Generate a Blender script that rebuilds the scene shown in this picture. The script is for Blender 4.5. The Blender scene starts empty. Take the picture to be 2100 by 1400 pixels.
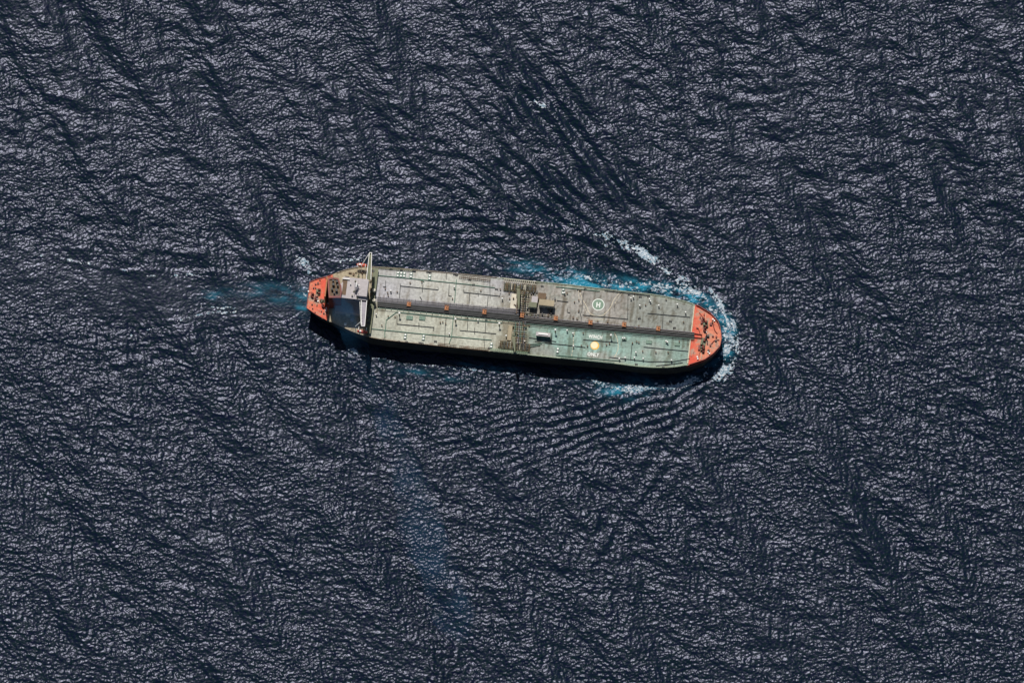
import bpy, bmesh, math, random
import numpy as np
from mathutils import Vector

random.seed(7)
rng = np.random.default_rng(11)
scn = bpy.context.scene
COL = scn.collection

# ------------------------------------------------------------------ camera
TILT = math.radians(18.0)          # off-nadir angle, seen from the south
DIST = 10000.0
S = 0.385                          # metres per photo pixel at the origin
cam_d = bpy.data.cameras.new('camera')
cam = bpy.data.objects.new('camera', cam_d)
COL.objects.link(cam)
cam.location = (0, -DIST*math.sin(TILT), DIST*math.cos(TILT))
cam.rotation_euler = (TILT, 0, 0)
cam_d.sensor_width = 36
cam_d.lens = 36*DIST/(2100*S)
cam_d.clip_start = 100
cam_d.clip_end = 60000
scn.camera = cam

# ------------------------------------------------------------------ light
SUN_EL, SUN_STR = math.radians(55.0), 4.5
SUN_AZ = math.atan2(-0.15, 1.0)     # towards the sun, measured from +Y to +X
w = bpy.data.worlds.new('World'); scn.world = w; w.use_nodes = True
nt = w.node_tree
sky = nt.nodes.new('ShaderNodeTexSky'); sky.sky_type = 'NISHITA'; sky.sun_disc = False
sky.sun_elevation = SUN_EL; sky.sun_rotation = SUN_AZ
nt.links.new(sky.outputs[0], nt.nodes['Background'].inputs[0])
nt.nodes['Background'].inputs[1].default_value = 0.05
sd = bpy.data.lights.new('sun', 'SUN'); sd.energy = SUN_STR; sd.angle = math.radians(0.5)
sd.color = (1.0, 0.955, 0.9)
sun = bpy.data.objects.new('sun', sd); COL.objects.link(sun)
to_sun = Vector((math.sin(SUN_AZ)*math.cos(SUN_EL), math.cos(SUN_AZ)*math.cos(SUN_EL), math.sin(SUN_EL)))
sun.rotation_euler = to_sun.to_track_quat('Z', 'Y').to_euler()
sun.location = (0, 0, 500)
scn.view_settings.view_transform = 'Standard'
scn.view_settings.look = 'None'
scn.view_settings.exposure = 0.0
scn.view_settings.gamma = 1.0

# ------------------------------------------------------------------ pixel -> place
ct, st = math.cos(TILT), math.sin(TILT)
def ground(px, py, z=0.0):
    a = (px-1050)*S/DIST; b = (700-py)*S/DIST
    dx, dy, dz = a, b*ct+st, b*st-ct
    t = (z-cam.location.z)/dz
    return (dx*t, cam.location.y+dy*t)

DZ = 15.8                           # main deck above the water
DECK = DZ
_a = ground(632, 603.5, DZ); _b = ground(1480, 696, DZ)
HEAD = math.atan2(_b[1]-_a[1], _b[0]-_a[0])
ORG = ((_a[0]+_b[0])/2, (_a[1]+_b[1])/2)
ch, sh = math.cos(HEAD), math.sin(HEAD)
def L(px, py, z=DZ):                # ship-local coordinates: u forward, v to port
    x, y = ground(px, py, z); x -= ORG[0]; y -= ORG[1]
    return (x*ch+y*sh, -x*sh+y*ch)

# ------------------------------------------------------------------ materials
def mat(name, base, rough=0.6, metal=0.0, var=0.15, scale=0.25, rust=0.0, fine=0.1, attr=None, rustcol=(0.22,0.09,0.035)):
    m = bpy.data.materials.new(name); m.use_nodes = True
    n = m.node_tree; bs = n.nodes['Principled BSDF']
    tc = n.nodes.new('ShaderNodeTexCoord')
    nz = n.nodes.new('ShaderNodeTexNoise'); nz.inputs['Scale'].default_value = scale
    nz.inputs['Detail'].default_value = 8; nz.inputs['Roughness'].default_value = 0.65
    n.links.new(tc.outputs['Object'], nz.inputs['Vector'])
    mr = n.nodes.new('ShaderNodeMapRange')
    mr.inputs[1].default_value = 0.3; mr.inputs[2].default_value = 0.7
    mr.inputs[3].default_value = 1-var; mr.inputs[4].default_value = 1+var
    n.links.new(nz.outputs[0], mr.inputs[0])
    mul = n.nodes.new('ShaderNodeVectorMath'); mul.operation = 'SCALE'
    if attr:
        at = n.nodes.new('ShaderNodeAttribute'); at.attribute_name = attr
        n.links.new(at.outputs['Color'], mul.inputs[0])
    else:
        mul.inputs[0].default_value = base
    n.links.new(mr.outputs[0], mul.inputs['Scale'])
    out = mul.outputs[0]
    if rust > 0:
        n2 = n.nodes.new('ShaderNodeTexNoise'); n2.inputs['Scale'].default_value = scale*1.7
        n2.inputs['Detail'].default_value = 10; n2.inputs['Roughness'].default_value = 0.7
        off = n.nodes.new('ShaderNodeVectorMath'); off.operation = 'ADD'; off.inputs[1].default_value = (31, 17, 5)
        n.links.new(tc.outputs['Object'], off.inputs[0]); n.links.new(off.outputs[0], n2.inputs['Vector'])
        r2 = n.nodes.new('ShaderNodeMapRange'); r2.inputs[1].default_value = 0.55; r2.inputs[2].default_value = 0.75
        r2.inputs[4].default_value = rust
        n.links.new(n2.outputs[0], r2.inputs[0])
        mx = n.nodes.new('ShaderNodeMix'); mx.data_type = 'RGBA'
        n.links.new(r2.outputs[0], mx.inputs[0]); n.links.new(out, mx.inputs[6]); mx.inputs[7].default_value = (*rustcol, 1)
        out = mx.outputs[2]
    n.links.new(out, bs.inputs['Base Color'])
    bs.inputs['Roughness'].default_value = rough; bs.inputs['Metallic'].default_value = metal
    if fine:
        bp = n.nodes.new('ShaderNodeBump'); bp.inputs['Strength'].default_value = fine; bp.inputs['Distance'].default_value = 0.3
        n.links.new(nz.outputs[0], bp.inputs['Height']); n.links.new(bp.outputs[0], bs.inputs['Normal'])
    return m

M = {}
M['hull'] = mat('hull_black', (0.050, 0.044, 0.034), 0.5, var=0.4, scale=0.15, rust=0.25)
M['hullred'] = mat('hull_red', (0.30, 0.045, 0.025), 0.6, rust=0.3)
M['reddeck'] = mat('red_deck', (1, 1, 1), 0.75, var=0.22, scale=0.5, rust=0.25, attr='paint', rustcol=(0.30, 0.10, 0.05))
M['deck'] = mat('deck_paint', (1, 1, 1), 0.75, var=0.32, scale=0.5, rust=0.38, attr='paint', rustcol=(0.20, 0.17, 0.12))
M['white'] = mat('white_paint', (0.75, 0.74, 0.70), 0.45, var=0.1, rust=0.15)
M['cream'] = mat('cream_paint', (0.50, 0.46, 0.36), 0.6, var=0.15, rust=0.25)
M['lilac'] = mat('pale_grey_roof', (0.36, 0.33, 0.33), 0.6, var=0.15, scale=0.4, rust=0.25)
M['tan'] = mat('tan_deck', (0.30, 0.25, 0.16), 0.7, var=0.2, rust=0.4)
M['wall'] = mat('cream_wall', (0.40, 0.39, 0.36), 0.5, var=0.1)
M['green'] = mat('green_paint', (0.11, 0.20, 0.15), 0.6, var=0.2)
M['palegreen'] = mat('pale_green_paint', (0.26, 0.36, 0.24), 0.6, var=0.2)
M['olive'] = mat('olive_paint', (0.11, 0.12, 0.06), 0.6, var=0.3, rust=0.2)
M['pipe'] = mat('dark_pipe', (0.055, 0.06, 0.06), 0.5, var=0.3, rust=0.2)
M['greypipe'] = mat('grey_pipe', (0.21, 0.19, 0.225), 0.45, var=0.2, rust=0.15)
M['dark'] = mat('dark_steel', (0.025, 0.025, 0.025), 0.6, var=0.3)
M['brownsteel'] = mat('rusty_dark_grating', (0.075, 0.062, 0.05), 0.8, var=0.35, scale=0.4, rust=0.4)
M['brown'] = mat('rusty_brown', (0.12, 0.075, 0.04), 0.75, var=0.3, rust=0.5)
M['orange'] = mat('rusty_orange', (0.36, 0.14, 0.05), 0.7, var=0.35, scale=1.0, rust=0.3)
M['darkred'] = mat('dark_red', (0.17, 0.03, 0.02), 0.6, var=0.25)
M['lifeboat'] = mat('lifeboat_orange', (0.45, 0.06, 0.025), 0.4, var=0.1)
M['marking'] = mat('white_marking', (0.66, 0.68, 0.62), 0.7, var=0.15, scale=1.0, fine=0)
M['creammark'] = mat('cream_marking', (0.52, 0.46, 0.33), 0.7, var=0.35, scale=1.0, fine=0)
M['yellow'] = mat('yellow_marking', (0.72, 0.42, 0.06), 0.7, var=0.15, scale=1.0, fine=0)
M['peach'] = mat('peach_marking', (0.85, 0.68, 0.42), 0.7, var=0.08, scale=1.0, fine=0)
M['hgreen'] = mat('helipad_green', (0.16, 0.24, 0.17), 0.7, var=0.15, fine=0)
M['glass'] = mat('dark_glass', (0.02, 0.03, 0.035), 0.1, var=0.0, fine=0)

# ------------------------------------------------------------------ mesh builder
class MB:
    def __init__(s): s.v = []; s.f = []
    def add(s, vs, fs):
        o = len(s.v); s.v += [tuple(p) for p in vs]; s.f += [tuple(i+o for i in f) for f in fs]; return s
    def box(s, u0, u1, v0, v1, z0, z1, taper=0.0):
        t = taper
        return s.add([(u0,v0,z0),(u1,v0,z0),(u1,v1,z0),(u0,v1,z0),(u0+t,v0+t,z1),(u1-t,v0+t,z1),(u1-t,v1-t,z1),(u0+t,v1-t,z1)],
                     [(0,3,2,1),(4,5,6,7),(0,1,5,4),(1,2,6,5),(2,3,7,6),(3,0,4,7)])
    def cyl(s, u, v, z0, z1, r, n=12, r2=None):
        r2 = r if r2 is None else r2
        vs = [(u+r*math.cos(2*math.pi*i/n), v+r*math.sin(2*math.pi*i/n), z0) for i in range(n)]
        vs += [(u+r2*math.cos(2*math.pi*i/n), v+r2*math.sin(2*math.pi*i/n), z1) for i in range(n)]
        fs = [(i, (i+1) % n, n+(i+1) % n, n+i) for i in range(n)]+[tuple(range(n-1, -1, -1)), tuple(range(n, 2*n))]
        return s.add(vs, fs)
    def tube(s, pts, r, n=6):
        P = [Vector(p) for p in pts]
        for a, b in zip(P[:-1], P[1:]):
            d = (b-a)
            if d.length < 1e-4: continue
            q = d.to_track_quat('Z', 'Y'); x = q @ Vector((1,0,0)); y = q @ Vector((0,1,0))
            vs = []
            for c in (a, b):
                for i in range(n):
                    an = 2*math.pi*(i+0.5)/n; vs.append(c+x*r*math.cos(an)+y*r*math.sin(an))
            s.add(vs, [(i, (i+1) % n, n+(i+1) % n, n+i) for i in range(n)]+[tuple(range(n-1,-1,-1)), tuple(range(n,2*n))])
        return s
    def prism(s, poly, z0, z1, top=None):
        top = top or poly; n = len(poly)
        vs = [(p[0], p[1], z0) for p in poly]+[(p[0], p[1], z1) for p in top]
        return s.add(vs, [(i, (i+1) % n, n+(i+1) % n, n+i) for i in range(n)]+[tuple(range(n-1,-1,-1)), tuple(range(n,2*n))])
    def sphere(s, c, r, n=12, m=8, sc=(1,1,1)):
        vs = [(c[0], c[1], c[2]-r*sc[2])]
        for j in range(1, m):
            a = -math.pi/2+math.pi*j/m
            for i in range(n):
                b = 2*math.pi*i/n
                vs.append((c[0]+r*sc[0]*math.cos(a)*math.cos(b), c[1]+r*sc[1]*math.cos(a)*math.sin(b), c[2]+r*sc[2]*math.sin(a)))
        vs.append((c[0], c[1], c[2]+r*sc[2])); T = len(vs)-1
        fs = [(0, 1+(i+1) % n, 1+i) for i in range(n)]
        for j in range(m-2):
            for i in range(n):
                a = 1+j*n+i; b = 1+j*n+(i+1) % n
                fs.append((a, b, b+n, a+n))
        o = 1+(m-2)*n
        fs += [(o+i, o+(i+1) % n, T) for i in range(n)]
        return s.add(vs, fs)
    def ribbon(s, pts, wd, z):
        P = [Vector((p[0], p[1])) for p in pts]; vs = []
        for i, p in enumerate(P):
            d = (P[min(i+1, len(P)-1)]-P[max(i-1, 0)]).normalized(); nn = Vector((-d.y, d.x))*wd/2
            vs += [(p.x+nn.x, p.y+nn.y, z), (p.x-nn.x, p.y-nn.y, z)]
        return s.add(vs, [(2*i+1, 2*i+3, 2*i+2, 2*i) for i in range(len(P)-1)])
    def build(s, name, m, parent=None, bevel=0.0, smooth=False):
        me = bpy.data.meshes.new(name); me.from_pydata(s.v, [], s.f)
        bm = bmesh.new(); bm.from_mesh(me); bmesh.ops.recalc_face_normals(bm, faces=bm.faces) if not getattr(s, 'flat', False) else None
        bm.to_mesh(me); bm.free()
        me.materials.append(m)
        if smooth:
            for p in me.polygons: p.use_smooth = True
        o = bpy.data.objects.new(name, me); COL.objects.link(o)
        if bevel:
            b = o.modifiers.new('bevel', 'BEVEL'); b.width = bevel; b.segments = 2; b.limit_method = 'ANGLE'
        if parent is not None: o.parent = parent
        return o

def tag(o, label=None, cat=None, group=None, kind=None):
    for k, x in (('label', label), ('category', cat), ('group', group), ('kind', kind)):
        if x: o[k] = x
    return o
def empty(name, loc, rz=0.0, parent=None):
    o = bpy.data.objects.new(name, None); COL.objects.link(o); o.location = loc; o.rotation_euler = (0, 0, rz)
    o.empty_display_size = 5
    if parent is not None: o.parent = parent
    return o
def copy_part(o, loc, rz=0.0, parent=None):          # a part and its sub-parts
    c = o.copy(); COL.objects.link(c); c.location = loc; c.rotation_euler = (0, 0, rz)
    for k in list(o.children):
        d = k.copy(); COL.objects.link(d); d.parent = c
    return c

# ================================================================== the sea
def vnoise(x, y, scale, seed):
    r = np.random.default_rng(seed); n = 256; g = r.random((n, n)).astype(np.float32)
    fx = x/scale; fy = y/scale; ix = np.floor(fx).astype(int); iy = np.floor(fy).astype(int)
    tx = fx-ix; ty = fy-iy; tx = tx*tx*(3-2*tx); ty = ty*ty*(3-2*ty)
    a = g[ix % n, iy % n]; b = g[(ix+1) % n, iy % n]; c = g[ix % n, (iy+1) % n]; d = g[(ix+1) % n, (iy+1) % n]
    return (a*(1-tx)+b*tx)*(1-ty)+(c*(1-tx)+d*tx)*ty
def fbm(x, y, scale, seed, octs=4, rough=0.55):
    t = 0; a = 1; tot = 0
    for o in range(octs):
        t = t+a*vnoise(x+o*13.7, y-o*7.3, scale, seed+o); tot += a; a *= rough; scale *= 0.5
    return t/tot

DX = 0.48
NX, NY = 1890, 1375
xs = (np.arange(NX)-NX/2)*DX; ys = (np.arange(NY)-NY/2)*DX
X, Y = np.meshgrid(xs, ys, indexing='ij')
def g2(px, py): return ground(px, py, 0)
PXx = X/S+1050; PYy = 700-Y*ct/S       # photo-pixel coordinates of each sea vertex (for placing wake and foam)

def spectrum(bands):
    kx = np.fft.fftfreq(NX, DX)*2*math.pi; ky = np.fft.fftfreq(NY, DX)*2*math.pi
    KX, KY = np.meshgrid(kx, ky, indexing='ij'); K = np.hypot(KX, KY); K[0, 0] = 1
    TH = np.arctan2(KY, KX)
    H = np.zeros((NX, NY), complex)
    out = []
    for (lam, bw, ang, spread, slope, seed) in bands:
        r = np.random.default_rng(seed)
        k0 = 2*math.pi/lam
        A = np.exp(-0.5*(np.log(K/k0)/bw)**2)/K**2
        dth = np.cos(TH-math.radians(ang))
        A = A*(np.abs(dth)**spread)
        ph = r.normal(size=(NX, NY))+1j*r.normal(size=(NX, NY))
        Z = A*ph
        h = np.fft.ifft2(Z).real
        gx, gy = np.gradient(h, DX)
        h *= slope/math.sqrt((gx**2+gy**2).mean())
        out.append(h.astype(np.float32))
    return out
# wavelength, bandwidth (log), crest-normal angle, directional power, rms slope
swell, mid, chop1, chop2, fine_ = spectrum([
    (50, 0.60, 27, 22, 0.058, 1),
    (20, 0.60, 52, 1.0, 0.042, 2),
    (8.5, 0.65, 60, 0.6, 0.050, 3),
    (4.3, 0.60, 40, 0.5, 0.068, 4),
    (2.1, 0.60, 70, 0.3, 0.118, 5)])

def seg_field(pts, width):           # gaussian distance to a polyline given in photo pixels, and the parameter along it
    best = np.full(X.shape, 1e9, np.float32); par = np.zeros(X.shape, np.float32)
    Lt = sum(math.dist(pts[i], pts[i+1]) for i in range(len(pts)-1)); acc = 0
    for (a, b) in zip(pts[:-1], pts[1:]):
        dx, dy = b[0]-a[0], b[1]-a[1]; l2 = dx*dx+dy*dy
        t = np.clip(((PXx-a[0])*dx+(PYy-a[1])*dy)/l2, 0, 1)
        d = np.hypot(PXx-(a[0]+t*dx), PYy-(a[1]+t*dy))
        m = d < best; best = np.where(m, d, best); par = np.where(m, (acc+t*math.sqrt(l2))/Lt, par); acc += math.sqrt(l2)
    return np.exp(-(best/width)**2), par

def sstep(x, a, b):
    t = np.clip((x-a)/(b-a), 0, 1); return t*t*(3-2*t)
# calm lane astern and in the lee of the hull
lane, lp = seg_field([(640, 610), (520, 612), (400, 612), (200, 600), (0, 560), (-60, 550)], 1.0)
lane_w = 26+0*lp
d_l = np.sqrt(-np.log(np.maximum(lane, 1e-30)))
# (distance recomputed with growing width)
def poly_dist(pts):
    best = np.full(X.shape, 1e9, np.float32); par = np.zeros(X.shape, np.float32); acc = 0
    Lt = sum(math.dist(pts[i], pts[i+1]) for i in range(len(pts)-1))
    for (a, b) in zip(pts[:-1], pts[1:]):
        dx, dy = b[0]-a[0], b[1]-a[1]; l2 = dx*dx+dy*dy
        t = np.clip(((PXx-a[0])*dx+(PYy-a[1])*dy)/l2, 0, 1)
        d = np.hypot(PXx-(a[0]+t*dx), PYy-(a[1]+t*dy)); m = d < best
        best = np.where(m, d, best); par = np.where(m, (acc+t*math.sqrt(l2))/Lt, par); acc += math.sqrt(l2)
    return best, par
dl, lp = poly_dist([(650, 612), (520, 618), (400, 612), (200, 600), (0, 570), (-100, 555)])
calm = np.exp(-(dl/(38+36*lp))**4)*(1-0.5*lp)*(0.85+0.4*fbm(X, Y, 30, 44, 3))
# lee of the hull on the upper side
dh, hp = poly_dist([(700, 520), (900, 530), (1100, 545)])
calm = np.minimum(calm, 1)
calm = np.maximum(calm, 0.35*np.exp(-(dh/38)**2))

big = fbm(X, Y, 90, 50, 3)           # gust patches that vary how rough the sea is
amp = 0.70+0.65*big
regx = sstep(PYy, 350, 800)
hgt = swell*(1-0.6*calm)*(0.65+0.7*fbm(X, Y, 140, 60, 2))+mid*(1-0.85*calm)*amp+chop1*(1-0.75*calm)*amp*(0.7+0.5*(1-regx))+chop2*(1-0.75*calm)*amp*(0.55+0.9*regx)+fine_*(1-0.68*calm)*(0.45+1.1*fbm(X, Y, 35, 71, 3))

# the ship's own waves
def packet(pts, width, lam, height, skew=0.0, phase=0.0):
    # wave crests that run parallel to the polyline
    best = np.full(X.shape, 1e9); sd_ = np.zeros(X.shape); par = np.zeros(X.shape); acc = 0
    Lt = sum(math.dist(pts[i], pts[i+1]) for i in range(len(pts)-1))
    for (a, b) in zip(pts[:-1], pts[1:]):
        dx, dy = b[0]-a[0], b[1]-a[1]; l = math.hypot(dx, dy)
        t = np.clip(((PXx-a[0])*dx+(PYy-a[1])*dy)/(l*l), 0, 1)
        d = np.hypot(PXx-(a[0]+t*dx), PYy-(a[1]+t*dy)); m = d < best
        sgn = np.sign((PXx-a[0])*dy-(PYy-a[1])*dx)
        best = np.where(m, d, best); sd_ = np.where(m, d*sgn, sd_); par = np.where(m, (acc+t*l)/Lt, par); acc += l
    env = np.exp(-(best/width)**2)*np.sin(math.pi*np.clip(par*0.94+0.06, 0, 1))**0.7
    return height*env*np.cos(2*math.pi*(sd_+PW)/lam+phase)*PM
PW = 20*(fbm(X, Y, 34, 90, 4, 0.55)-0.5); PM = np.clip(2.0*fbm(X, Y, 24, 95, 3)-0.15, 0.2, 1.6)
for a_ in (
    ([(1450, 615), (1345, 520), (1230, 370), (1120, 220), (1020, 90), (960, 0)], 80, 42, 0.72),
    ([(1380, 590), (1250, 480), (1130, 380), (1010, 250), (900, 120)], 80, 34, 0.48),
    ([(1280, 560), (1100, 440), (930, 330), (780, 220)], 75, 28, 0.36),
    ([(1420, 560), (1150, 470), (880, 460), (700, 470)], 50, 22, 0.20),
    ([(1480, 770), (1380, 830), (1200, 880), (1000, 950)], 60, 19, 0.23),
    ([(1500, 780), (1390, 900), (1290, 1030), (1180, 1190)], 45, 38, 0.32),
    ([(1350, 800), (1180, 850), (1010, 880), (800, 930)], 50, 16, 0.18),
    ([(1340, 596), (1420, 604), (1470, 632), (1500, 680), (1494, 730), (1460, 768), (1380, 800)], 22, 24, 0.32),
    ([(640, 555), (560, 535), (420, 520), (200, 495), (0, 470)], 14, 30, 0.24),
    ([(640, 655), (560, 665), (420, 690), (200, 760), (0, 840)], 22, 34, 0.18),
    ([(560, 628), (460, 640), (340, 640)], 8, 24, 0.12)):
    hgt = hgt+packet(*a_)
for a_ in (
    ([(640, 572), (540, 566), (420, 556), (250, 556), (60, 520)], 9, 26, 0.20),
    ([(640, 645), (540, 650), (420, 648), (300, 668), (120, 720)], 9, 26, 0.20)):
    hgt = hgt+packet(*a_)
hgt = hgt.astype(np.float32)

# aerated turquoise water
def blob(px, py, rx, ry, rot=0.0):
    c, s_ = math.cos(math.radians(rot)), math.sin(math.radians(rot))
    a = (PXx-px)*c+(PYy-py)*s_; b = -(PXx-px)*s_+(PYy-py)*c
    return np.exp(-((a/rx)**2+(b/ry)**2))
UA = X*math.cos(HEAD)+Y*math.sin(HEAD); VA = -X*math.sin(HEAD)+Y*math.cos(HEAD)
n1 = fbm(UA*0.42, VA*1.25, 6, 100, 4, 0.65); n2 = fbm(X, Y, 3.2, 130, 3, 0.7); n3 = fbm(X*1.0+Y*0.6, Y*1.6, 22, 160, 3)
side, sp = poly_dist([(1050, 548), (1160, 572), (1250, 585), (1340, 592), (1410, 606), (1450, 622)])
aer = 1.05*np.exp(-(side/14)**2)*sstep(sp, -0.1, 0.4)
aer += 1.2*blob(1285, 792, 38, 17, -5)+0.4*blob(1190, 775, 42, 8, 5)+0.35*blob(1010, 752, 70, 6, 6)
aer += 0.4*blob(560, 602, 46, 15, 5)+1.0*blob(622, 618, 14, 20)+0.25*blob(450, 605, 30, 16)
aer += 0.35*blob(1200, 560, 120, 14, 6)+0.3*blob(880, 768, 50, 9, 6)
bow, bp_ = poly_dist([(1440, 612), (1478, 640), (1496, 680), (1492, 725), (1462, 757), (1400, 782), (1330, 795)])
aer += 0.55*np.exp(-(bow/13)**2)+0.9*np.exp(-(side/8)**2)*sstep(sp, 0.3, 0.7)
aer = np.clip(aer*(0.12+1.5*sstep(n1, 0.38, 0.72)*sstep(n3, 0.2, 0.6)+0.5*(n2-0.5)), 0, 1).astype(np.float32)
bluep, bpp = poly_dist([(770, 800), (830, 930), (850, 1040), (900, 1200)])

# foam, plus sun glints off the stern drawn as foam
F = np.zeros(X.shape)
def strand(pts, wd, amt, f0=0.0):
    global F
    wob = 9*(fbm(X, Y, 16, int(pts[0][0]) % 97, 3)-0.5)
    d, p = poly_dist(pts)
    F = np.maximum(F, amt*np.exp(-((d+wob)/wd)**2)*np.sin(math.pi*np.clip(0.08+0.84*p, 0, 1))**0.5)
strand([(1452, 590), (1475, 622), (1490, 655), (1497, 690), (1492, 725), (1476, 750)], 4.5, 1.0)
strand([(1476, 622), (1500, 650), (1510, 690), (1512, 720), (1500, 750)], 3.0, 0.8)
strand([(1440, 625), (1468, 640), (1484, 664), (1490, 694), (1486, 722), (1468, 745), (1440, 762)], 7, 0.85)
strand([(1485, 730), (1500, 742), (1495, 765), (1470, 785)], 9, 0.72)
strand([(1490, 735), (1440, 772), (1380, 790), (1300, 800)], 9, 0.74)
strand([(1150, 566), (1230, 574), (1320, 583), (1400, 596), (1450, 616)], 7, 0.66)
strand([(1300, 572), (1350, 584), (1400, 598), (1440, 614)], 5, 0.68)
strand([(1190, 576), (1230, 582), (1300, 592), (1370, 600)], 4, 0.66)
strand([(1440, 606), (1400, 585), (1370, 560), (1335, 528), (1295, 495)], 10, 0.72)
strand([(1440, 600), (1400, 570), (1360, 545), (1340, 520)], 4, 0.66)
strand([(1345, 545), (1310, 515), (1260, 490), (1200, 465)], 9, 0.58)
strand([(640, 570), (625, 545), (605, 520)], 6, 0.64)  # sun glint off the stern, drawn as a pale foam tuft
strand([(740, 530), (720, 532), (690, 540)], 6, 0.60)
strand([(712, 712), (730, 722), (742, 736)], 5, 0.70)
strand([(745, 730), (800, 742), (900, 752), (1020, 762), (1120, 772)], 5, 0.60)
strand([(1092, 200), (1110, 215), (1118, 228)], 5, 0.66)
strand([(1195, 772), (1240, 790), (1300, 806)], 6, 0.60)
strand([(425, 612), (440, 600), (456, 598), (460, 610), (450, 618)], 1.6, 0.66)
strand([(560, 590), (590, 586), (620, 598), (632, 612)], 2.6, 0.62)
strand([(400, 625), (450, 632), (520, 634)], 2.0, 0.60)
strand([(340, 570), (400, 562), (460, 566)], 2, 0.52)
strand([(632, 592), (560, 572), (440, 562), (300, 566), (180, 540), (60, 520)], 2.6, 0.60)
strand([(630, 634), (540, 642), (430, 640), (330, 668), (220, 700)], 2.4, 0.56)
cap = fbm(X+Y*0.3, Y*1.3, 2.8, 200, 3, 0.7)
crest = hgt-fbm(X, Y, 20, 1, 1)*0
gx_, gy_ = np.gradient(hgt, DX)
FM = F+0.42*(n2-0.5)*2*0.8+0.25*(cap-0.5)*2
W = np.zeros(X.shape)                # wide zones of broken, scattered foam, and the glint patch off the stern
for (px, py, rx, ry, rot, am) in ((1320,520,52,17,42,.9),(1425,600,50,10,28,.9),(1360,597,60,7,8,.8),(1240,582,60,7,7,.7),(1497,690,16,60,-6,.85),(1478,765,36,15,-40,1.15),(1400,788,64,10,-14,.95),
        (1300,797,55,14,-4,.9),(1200,775,50,8,4,.6),(1060,762,70,6,5,.62),(900,752,80,6,5,.66),(800,742,50,8,6,.66),(727,720,14,7,20,.8),(620,535,17,22,-50,.8),(705,533,40,7,-8,.6),(800,525,60,9,5,.45),(626,612,12,22,0,.6),
        (1110,212,24,12,40,.78),(1180,465,34,11,30,.68),(1240,500,30,12,40,.6),(1070,160,40,12,55,.55),(860,255,50,9,40,.42),(1030,170,60,9,52,.42),(950,800,120,18,8,.42),(820,880,26,50,-30,.42)):
    W = np.maximum(W, am*blob(px, py, rx, ry, rot))
n5 = fbm(X, Y*1.3, 1.7, 260, 2, 0.8); n7 = fbm(UA*0.5, VA, 4.5, 280, 4, 0.75); FM = 0.92*F+0.75*(n7-0.5)*2*0.8+0.45*(n5-0.5)*2; n6 = fbm(X+0.4*Y, Y*1.5, 7, 270, 3, 0.6)
foam_mask = ((FM > 0.62) & (F > 0.12)) | (W*(0.25+0.55*n6+0.75*n5) > 0.66)
# scattered small whitecaps on steep high crests
hs = (hgt-hgt.mean())/hgt.std()
wc = (hs+2.2*(cap-0.5)+2.0*(n2-0.5)+1.2*(big-0.5)) > 9.5
foam_mask |= wc

def sea():
    ext = np.array([60, 160, 350, 700, 1400, 3000, 6000, 12000, 25000.0])
    ax = np.concatenate([xs[0]-ext[::-1], xs, xs[-1]+ext]); ay = np.concatenate([ys[0]-ext[::-1], ys, ys[-1]+ext])
    n = len(ext)
    edge = np.minimum(1, np.minimum(np.minimum(X-xs[0], xs[-1]-X), np.minimum(Y-ys[0], ys[-1]-Y))/8.0)
    def pad(a, v=0.0): return np.pad(a, n, constant_values=v)
    Z = pad(hgt*edge)
    AX, AY = np.meshgrid(ax, ay, indexing='ij')
    co = np.stack([AX, AY, Z], -1).reshape(-1, 3).astype(np.float32)
    nx, ny = len(ax), len(ay)
    idx = np.arange(nx*ny).reshape(nx, ny)
    q = np.stack([idx[:-1, :-1], idx[1:, :-1], idx[1:, 1:], idx[:-1, 1:]], -1).reshape(-1, 4)
    me = bpy.data.meshes.new('sea')
    me.vertices.add(len(co)); me.vertices.foreach_set('co', co.ravel())
    me.loops.add(q.size); me.loops.foreach_set('vertex_index', q.ravel().astype(np.int32))
    me.polygons.add(len(q)); me.polygons.foreach_set('loop_start', np.arange(0, q.size, 4, dtype=np.int32))
    me.polygons.foreach_set('use_smooth', np.ones(len(q), bool))
    for nm, arr in (('aerated', pad(aer)), ('calm', pad(calm.astype(np.float32)))):
        at = me.attributes.new(nm, 'FLOAT', 'POINT'); at.data.foreach_set('value', arr.ravel().astype(np.float32))
    me.update(calc_edges=True)
    o = bpy.data.objects.new('sea', me); COL.objects.link(o); tag(o, kind='structure')
    return o

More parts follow.
